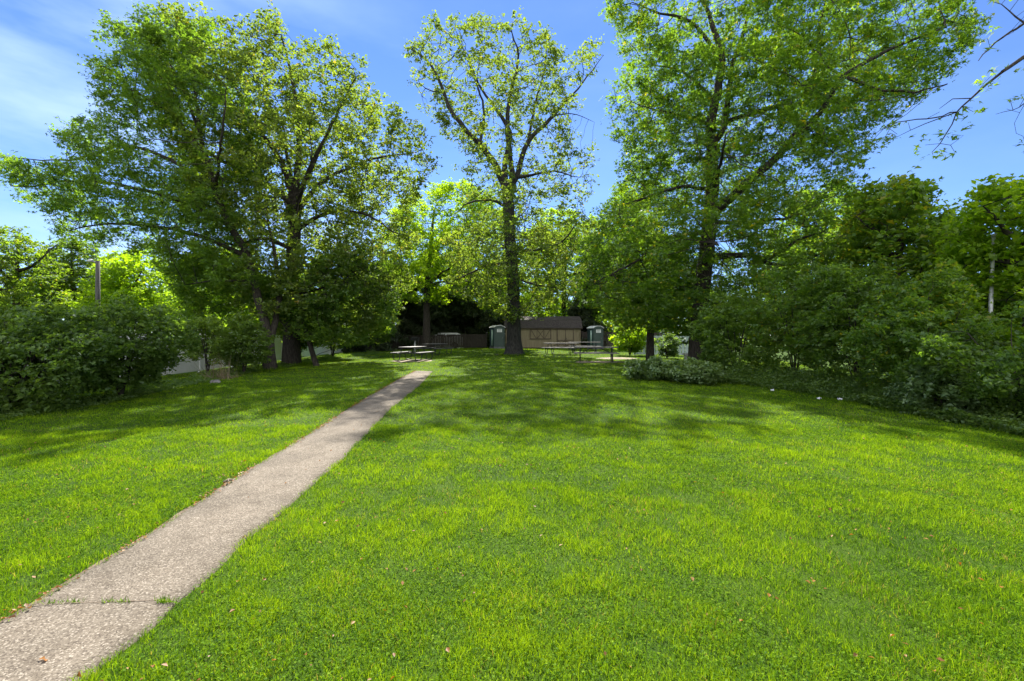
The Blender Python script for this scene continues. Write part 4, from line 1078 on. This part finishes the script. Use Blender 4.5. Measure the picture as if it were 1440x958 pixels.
# ------------------------------------------------------------------ poles
def poles():
    Y = 30.0; p = on((137.5 - U0) / F * Y, Y); top = P(137.5, 367, Y).z - p.z
    root = empty('lamp_pole', p); tag(root, 'dark wooden lamp pole standing up behind the left shrubs', 'lamp pole')
    q = MB(); q.tube([(0, 0, -0.2), (0, 0, top * 0.5), (0, 0, top)], [0.15, 0.135, 0.12], 12); q.build('pole', M['pole'], root)
    q = MB(); q.bar((0.05, 0, top - 0.12), (-0.35, 0, top - 0.02), 0.06, 0.06); q.build('bracket', M['metal'], root)
    q = MB(); q.tube([(-0.33, 0, top + 0.02), (-0.45, 0, top + 0.02), (-0.62, 0, top - 0.02)], [0.06, 0.11, 0.09], 10); q.build('lamp_head', M['galv'], root)
    Y = 10.9; p = on((1388 - U0) / F * Y, Y); tp = P(1397, 333, Y) - p
    root = empty('metal_pole', p); tag(root, 'thin pale metal pole leaning among the leaves of the right hedge', 'pole')
    q = MB(); q.tube([(0, 0, -0.2), tp * 0.5, tp], [0.05, 0.042, 0.036], 10); q.build('pole', M['galv'], root)
    q = MB(); q.tube([tp, tp + Vector((0.01, 0, 0.03)), tp + Vector((0.05, 0, 0.05)), tp + Vector((0.10, 0, 0.03))], [0.05, 0.05, 0.042, 0.03], 10); q.build('pole_cap', M['galv'], root)
poles()


# ------------------------------------------------------------------ stones, litter, twigs
def rock(name, label, cat, p, s, mat, seed, group=None):
    bm = bmesh.new(); bmesh.ops.create_icosphere(bm, subdivisions=3, radius=1.0)
    for v in bm.verts:
        k = 1 + 0.35 * mnoise.noise(v.co * 1.3 + Vector((seed, 0, 0))) + 0.15 * mnoise.noise(v.co * 3.5 + Vector((seed, 4, 0))); v.co = v.co * k
        v.co = Vector((v.co.x * s[0], v.co.y * s[1], v.co.z * s[2]))
    for f in bm.faces: f.smooth = False
    me = bpy.data.meshes.new(name); bm.to_mesh(me); bm.free(); me.materials.append(mat)
    o = bpy.data.objects.new(name, me); COL.objects.link(o); o.location = p
    tag(o, label, cat, group); return o
p = G(303, 539); rock('stone', 'small grey stone on the grass below the dry stalks', 'stone', p + Vector((0, 0, 0.03)), (0.19, 0.12, 0.09), M['rock'], 3)
p = on((975 - U0) / F * 24.5, 24.5); 
def stone_bench():
    root = empty('stone_bench', on((974 - U0) / F * 24.0, 24.0), R(-6)); tag(root, 'low grey slab bench half hidden in the shrubs by the right trunk', 'bench')
    q = MB(); q.box((0, 0, 0.48), (0.95, 0.42, 0.09), None, 0.015); q.build('slab', M['stone'], root)
    for s in (-1, 1):
        q = MB(); q.box((s * 0.33, 0, 0.21), (0.14, 0.34, 0.45), None, 0.015); q.build('leg', M['stone'], root)
stone_bench()
LG = 'scraps of white litter along the right hedge'
lit = [(1086, 551), (1152, 563), (1181, 556), (1181, 564), (1201, 565), (1264, 571)]
for i, (u, v) in enumerate(lit):
    n = 7; r = np.random.default_rng(200 + i); s = r.uniform(0.025, 0.042)
    V = [(s * (a / 3 - 1) * r.uniform(.7, 1.2), s * (b / 3 - 1) * r.uniform(.7, 1.2), abs(r.normal(0.045, 0.016))) for a in range(n) for b in range(n)]
    fq = np.array([(a * n + b, a * n + b + 1, (a + 1) * n + b + 1, (a + 1) * n + b) for a in range(n - 1) for b in range(n - 1)])
    o = np_mesh('paper_scrap', V, [fq], M['paper']); o.location = G(u, v)
    sm = o.modifiers.new('thickness', 'SOLIDIFY'); sm.thickness = 0.002
    tag(o, 'small crumpled scrap of white litter in the grass at the hedge foot', 'litter', LG)
q = MB(); p0 = G(314, 683); p1 = G(327, 680)
q.tube([(0, 0, 0.035), tuple((p1 - p0) * 0.5 + Vector((0, 0.01, 0.05))), tuple((p1 - p0) + Vector((0, 0, 0.04)))], [0.012, 0.014, 0.01], 7)
q.tube([tuple((p1 - p0) * 0.5 + Vector((0, 0.01, 0.05))), tuple((p1 - p0) * 0.6 + Vector((0.03, -0.06, 0.05)))], [0.008, 0.005], 6)
o = q.build('stick', M['twig']); o.location = p0; tag(o, 'broken stick lying across the left edge of the footpath', 'stick')
q = MB(); q.tube([(0, 0, -0.03), (-0.05, 0.02, 0.35), (-0.02, 0.03, 0.6), (0.03, 0.03, 0.85)], [0.05, 0.04, 0.035, 0.02], 7)
o = q.build('stump', M['twig']); o.location = G(712.5, 498); tag(o, 'short pale broken stem at the left foot of the big trunk', 'stump')


# ------------------------------------------------------------------ grass, clover, fallen leaves
def fbm(x, y, s, seed):
    """cheap smooth noise for large arrays"""
    r = np.random.default_rng(seed); v = np.zeros(len(x))
    for k in range(7):
        a = r.uniform(0, 6.283); f = s * 1.55 ** (k * 0.8); ph = r.uniform(0, 6.283)
        v += np.sin((x * math.cos(a) + y * math.sin(a)) * f + ph + 1.3 * np.sin((x * math.sin(a) - y * math.cos(a)) * f * 0.7 + ph * 2)) * 0.8 ** k
    return v / 2.6

PATHW = None
def free(x, y, margin=0.0):
    m = inside(PATH, x, y)
    if margin:
        near_edge = edge_dist(PATH, x, y) < margin; m &= ~near_edge
    m |= inside(EDGE_SOIL, x, y) & (rng.random(len(x)) < 0.8)
    for b in BARE[:4]:
        k = inside(b, x, y); m |= k & (rng.random(len(x)) < 0.8)
    for b in BARE[4:]:
        k = inside(b, x, y); m |= k & (rng.random(len(x)) < 0.55)
    return ~m

def grass():
    V, polys, T, off = [], [], [], 0
    bands = [(1.2, 3.0, 16000, .0028, 3), (3.0, 5.0, 9500, .0036, 3), (5.0, 8.0, 5200, .0048, 3), (8.0, 15.0, 1900, .0078, 1), (15.0, 28.0, 560, .015, 1), (28.0, 48.0, 170, .03, 1)]
    for y0, y1, dens, w, seg in bands:
        x1 = min(1.18 * y1 + 1.2, 15.5); n = int(dens * (y1 - y0) * 2 * x1)
        x = rng.uniform(-x1, x1, n); y = rng.uniform(y0, y1, n)
        m = (np.abs(x) < 1.18 * y + 1.2); x, y = x[m], y[m]
        m = free(x, y, 0.025); x, y = x[m], y[m]; n = len(x)
        big = fbm(x, y, 0.9, 1); mid = fbm(x, y, 3.1, 2); fin = fbm(x, y, 9.0, 3)
        thin = rng.random(n) < np.clip(0.74 + 0.22 * mid + 0.30 * fin, 0.50, 1); x, y, big, mid, fin = x[thin], y[thin], big[thin], mid[thin], fin[thin]; n = len(x)
        z = gz(x, y)
        h = rng.uniform(0.022, 0.052, n) * np.clip(1 + 0.26 * mid + 0.30 * fin, 0.4, 2)
        h = np.where(rng.random(n) < 0.012, h * 1.7, h)
        a = rng.uniform(0, 6.283, n); lean = np.abs(rng.normal(0.55, 0.38, n)) * h
        wa = rng.uniform(0, 6.283, n); ww = w * rng.uniform(0.6, 1.35, n)
        dx, dy = np.cos(a), np.sin(a)
        sx_, sy_ = -np.sin(wa) * ww / 2, np.cos(wa) * ww / 2
        b = np.stack([x, y, z - 0.004], 1); side = np.stack([sx_, sy_, 0 * sx_], 1)
        mid_p = b + np.stack([dx * lean * 0.35, dy * lean * 0.35, h * 0.62], 1)
        tip = b + np.stack([dx * lean, dy * lean, h], 1)
        if seg == 3:
            v = np.stack([b - side, b + side, mid_p + side * 0.85, mid_p - side * 0.85, tip], 1); nv = 5
            k = np.arange(n)[:, None] * 5 + off; polys.append(k + np.array([[0, 1, 2, 3]])); polys.append(k + np.array([[3, 2, 4]]))
        else:
            v = np.stack([b - side, b + side, tip], 1); nv = 3
            k = np.arange(n)[:, None] * 3 + off; polys.append(k + np.array([[0, 1, 2]]))
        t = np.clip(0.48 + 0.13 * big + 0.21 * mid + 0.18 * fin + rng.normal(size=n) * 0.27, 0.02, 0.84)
        dry = rng.random(n) < np.clip(0.02 + 0.10 * (fbm(x, y, 3.2, 9) - 0.25), 0.008, 0.22); t = np.where(dry, 1.0, t)
        V.append(v.reshape(-1, 3)); T.append(np.repeat(t, nv)); off += n * nv
    # long tufts the mower misses round the trunks
    for (tx, ty, tr_) in ((bc.x, bc.y, 0.72), (ba.x, ba.y, 0.36), (bb.x, bb.y, 0.5), (bd_.x, bd_.y, 0.5)):
        n = 900; a = rng.uniform(0, 6.283, n); rr = tr_ + np.abs(rng.normal(0, 0.16, n)); x, y = tx + np.cos(a) * rr, ty + np.sin(a) * rr
        h = rng.uniform(0.05, 0.20, n); la = rng.uniform(0, 6.283, n); b = np.stack([x, y, gz(x, y)], 1); sd_ = np.stack([np.sin(la), -np.cos(la), 0 * la], 1) * 0.010
        tip = b + np.stack([np.cos(la) * h * 0.4, np.sin(la) * h * 0.4, h], 1)
        V.append(np.stack([b - sd_, b + sd_, tip], 1).reshape(-1, 3)); polys.append(np.arange(n)[:, None] * 3 + np.array([[0, 1, 2]]) + off); T.append(np.repeat(np.clip(0.45 + rng.normal(size=n) * 0.2, 0, 0.85), 3)); off += n * 3
    # clover and broad weeds
    for y0, y1, dens, sz in [(1.2, 4.0, 5200, .015), (4.0, 8.0, 2300, .021), (8.0, 16.0, 520, .034)]:
        x1 = min(1.18 * y1 + 1.2, 13); n = int(dens * (y1 - y0) * 2 * x1)
        x = rng.uniform(-x1, x1, n); y = rng.uniform(y0, y1, n)
        pm = fbm(x, y, 1.4, 21) + 0.5 * fbm(x, y, 5.0, 22)
        m = (np.abs(x) < 1.18 * y + 1.2) & (rng.random(n) < np.clip(0.35 + 0.7 * pm, 0.03, 1)) & free(x, y); x, y, pm = x[m], y[m], pm[m]; n = len(x)
        c = np.stack([x, y, gz(x, y) + rng.uniform(0.015, 0.046, n)], 1)
        nr = rng.normal(size=(n, 3)) * 0.35 + np.array([0, 0, 1.0]); nr /= np.linalg.norm(nr, axis=1, keepdims=True)
        t = np.clip(0.40 + rng.normal(size=n) * 0.22 - 0.08 * pm, 0, 0.84)
        LV, lp, lt = leaf_cloud(c, nr, sz * rng.uniform(0.8, 1.4, n), t, 'lobed')
        V.append(LV); T.append(lt); polys += [q + off for q in lp]; off += len(LV)
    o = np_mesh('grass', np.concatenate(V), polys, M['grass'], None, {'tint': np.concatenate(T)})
    tag(o, 'short mown lawn grass mixed with clover', 'grass', kind='stuff')
grass()

def fallen():
    pos = []
    n = 750; y = 1.6 + 6.5 * rng.random(n) ** 1.3; x = rng.uniform(-1, 1, n) * (1.15 * y)
    m = free(x, y) & (fbm(x, y, 1.7, 31) + 0.3 * rng.normal(size=n) > -0.1) ; pos.append(np.stack([x[m], y[m], gz(x[m], y[m]) + rng.uniform(0.035, 0.06, m.sum())], 1))
    k = rng.integers(0, NP_, 1500); k = k[fbm(Ls[k, 0], Ls[k, 1], 2.5, 77) + 0.4 * rng.normal(size=1500) > -0.1]; p = Ls[k] + np.stack([rng.normal(-0.005, 0.032, len(k)), rng.normal(0, 0.05, len(k)), 0 * k], 1)
    pos.append(np.stack([p[:, 0], p[:, 1], gz(p[:, 0], p[:, 1]) + 0.032], 1))
    k = rng.integers(0, NP_, 40); t = rng.random((40, 1)); p = Ls[k] * (1 - t) + Rs[k] * t; pos.append(np.stack([p[:, 0], p[:, 1], gz(p[:, 0], p[:, 1]) + 0.028], 1))
    pos = np.concatenate(pos); n = len(pos)
    nr = rng.normal(size=(n, 3)) * 0.35 + np.array([0, 0, 1.0]); nr /= np.linalg.norm(nr, axis=1, keepdims=True)
    LV, lp, lt = leaf_cloud(pos, nr, rng.uniform(0.014, 0.036, n), rng.random(n), 'diamond')
    o = np_mesh('fallen_leaves', LV, lp, M['dead_leaf'], None, {'tint': lt}); tag(o, 'scattered brown dead leaves on the lawn and along the footpath edge', 'fallen leaves', kind='stuff')
fallen()

def crack_tufts():
    """weeds growing out of the joint that crosses the footpath"""
    a, b = G(52, 853), G(246, 851); n = 220; r = np.random.default_rng(91)
    cl = r.choice([0.10, 0.2, 0.27, 0.52, 0.62, 0.97, 0.93, 0.9], n); t = np.clip(cl + r.normal(0, 0.03, n), 0, 1)
    x = a.x + (b.x - a.x) * t; y = a.y + (b.y - a.y) * t + r.normal(0, 0.008, n); z = gz(x, y) + 0.018
    h = r.uniform(0.012, 0.04, n); an = r.uniform(0, 6.283, n); base = np.stack([x, y, z], 1); s = np.stack([np.sin(an), -np.cos(an), 0 * an], 1) * 0.0025
    tip = base + np.stack([np.cos(an) * h * 0.9, np.sin(an) * h * 0.9, h], 1)
    o = np_mesh('path_weeds', np.stack([base - s, base + s, tip], 1).reshape(-1, 3), [np.arange(n * 3).reshape(-1, 3)], M['grass'], None, {'tint': np.repeat(r.random(n) * 0.8, 3)})
    tag(o, 'small weeds growing in the joint across the footpath', 'weeds', kind='stuff')
crack_tufts()

def joint():
    a, b = G(40, 856), G(250, 849); n = 40; v = []
    for k in range(n):
        t = k / (n - 1); x = a.x + (b.x - a.x) * t; y = a.y + (b.y - a.y) * t + 0.006 * mnoise.noise(Vector((t * 9, 0, 0))) + 0.012 * mnoise.noise(Vector((t * 3, 8, 0))); w = 0.0025 + 0.0045 * mnoise.noise(Vector((t * 14, 5, 0)))
        v += [(x, y - w, float(gz(x, y)) + 0.0255), (x, y + w, float(gz(x, y)) + 0.0255)]
    o = np_mesh('path_joint', v, [np.array([(2 * k, 2 * k + 2, 2 * k + 3, 2 * k + 1) for k in range(n - 1)])], M['soil']); tag(o, kind='structure')
joint()
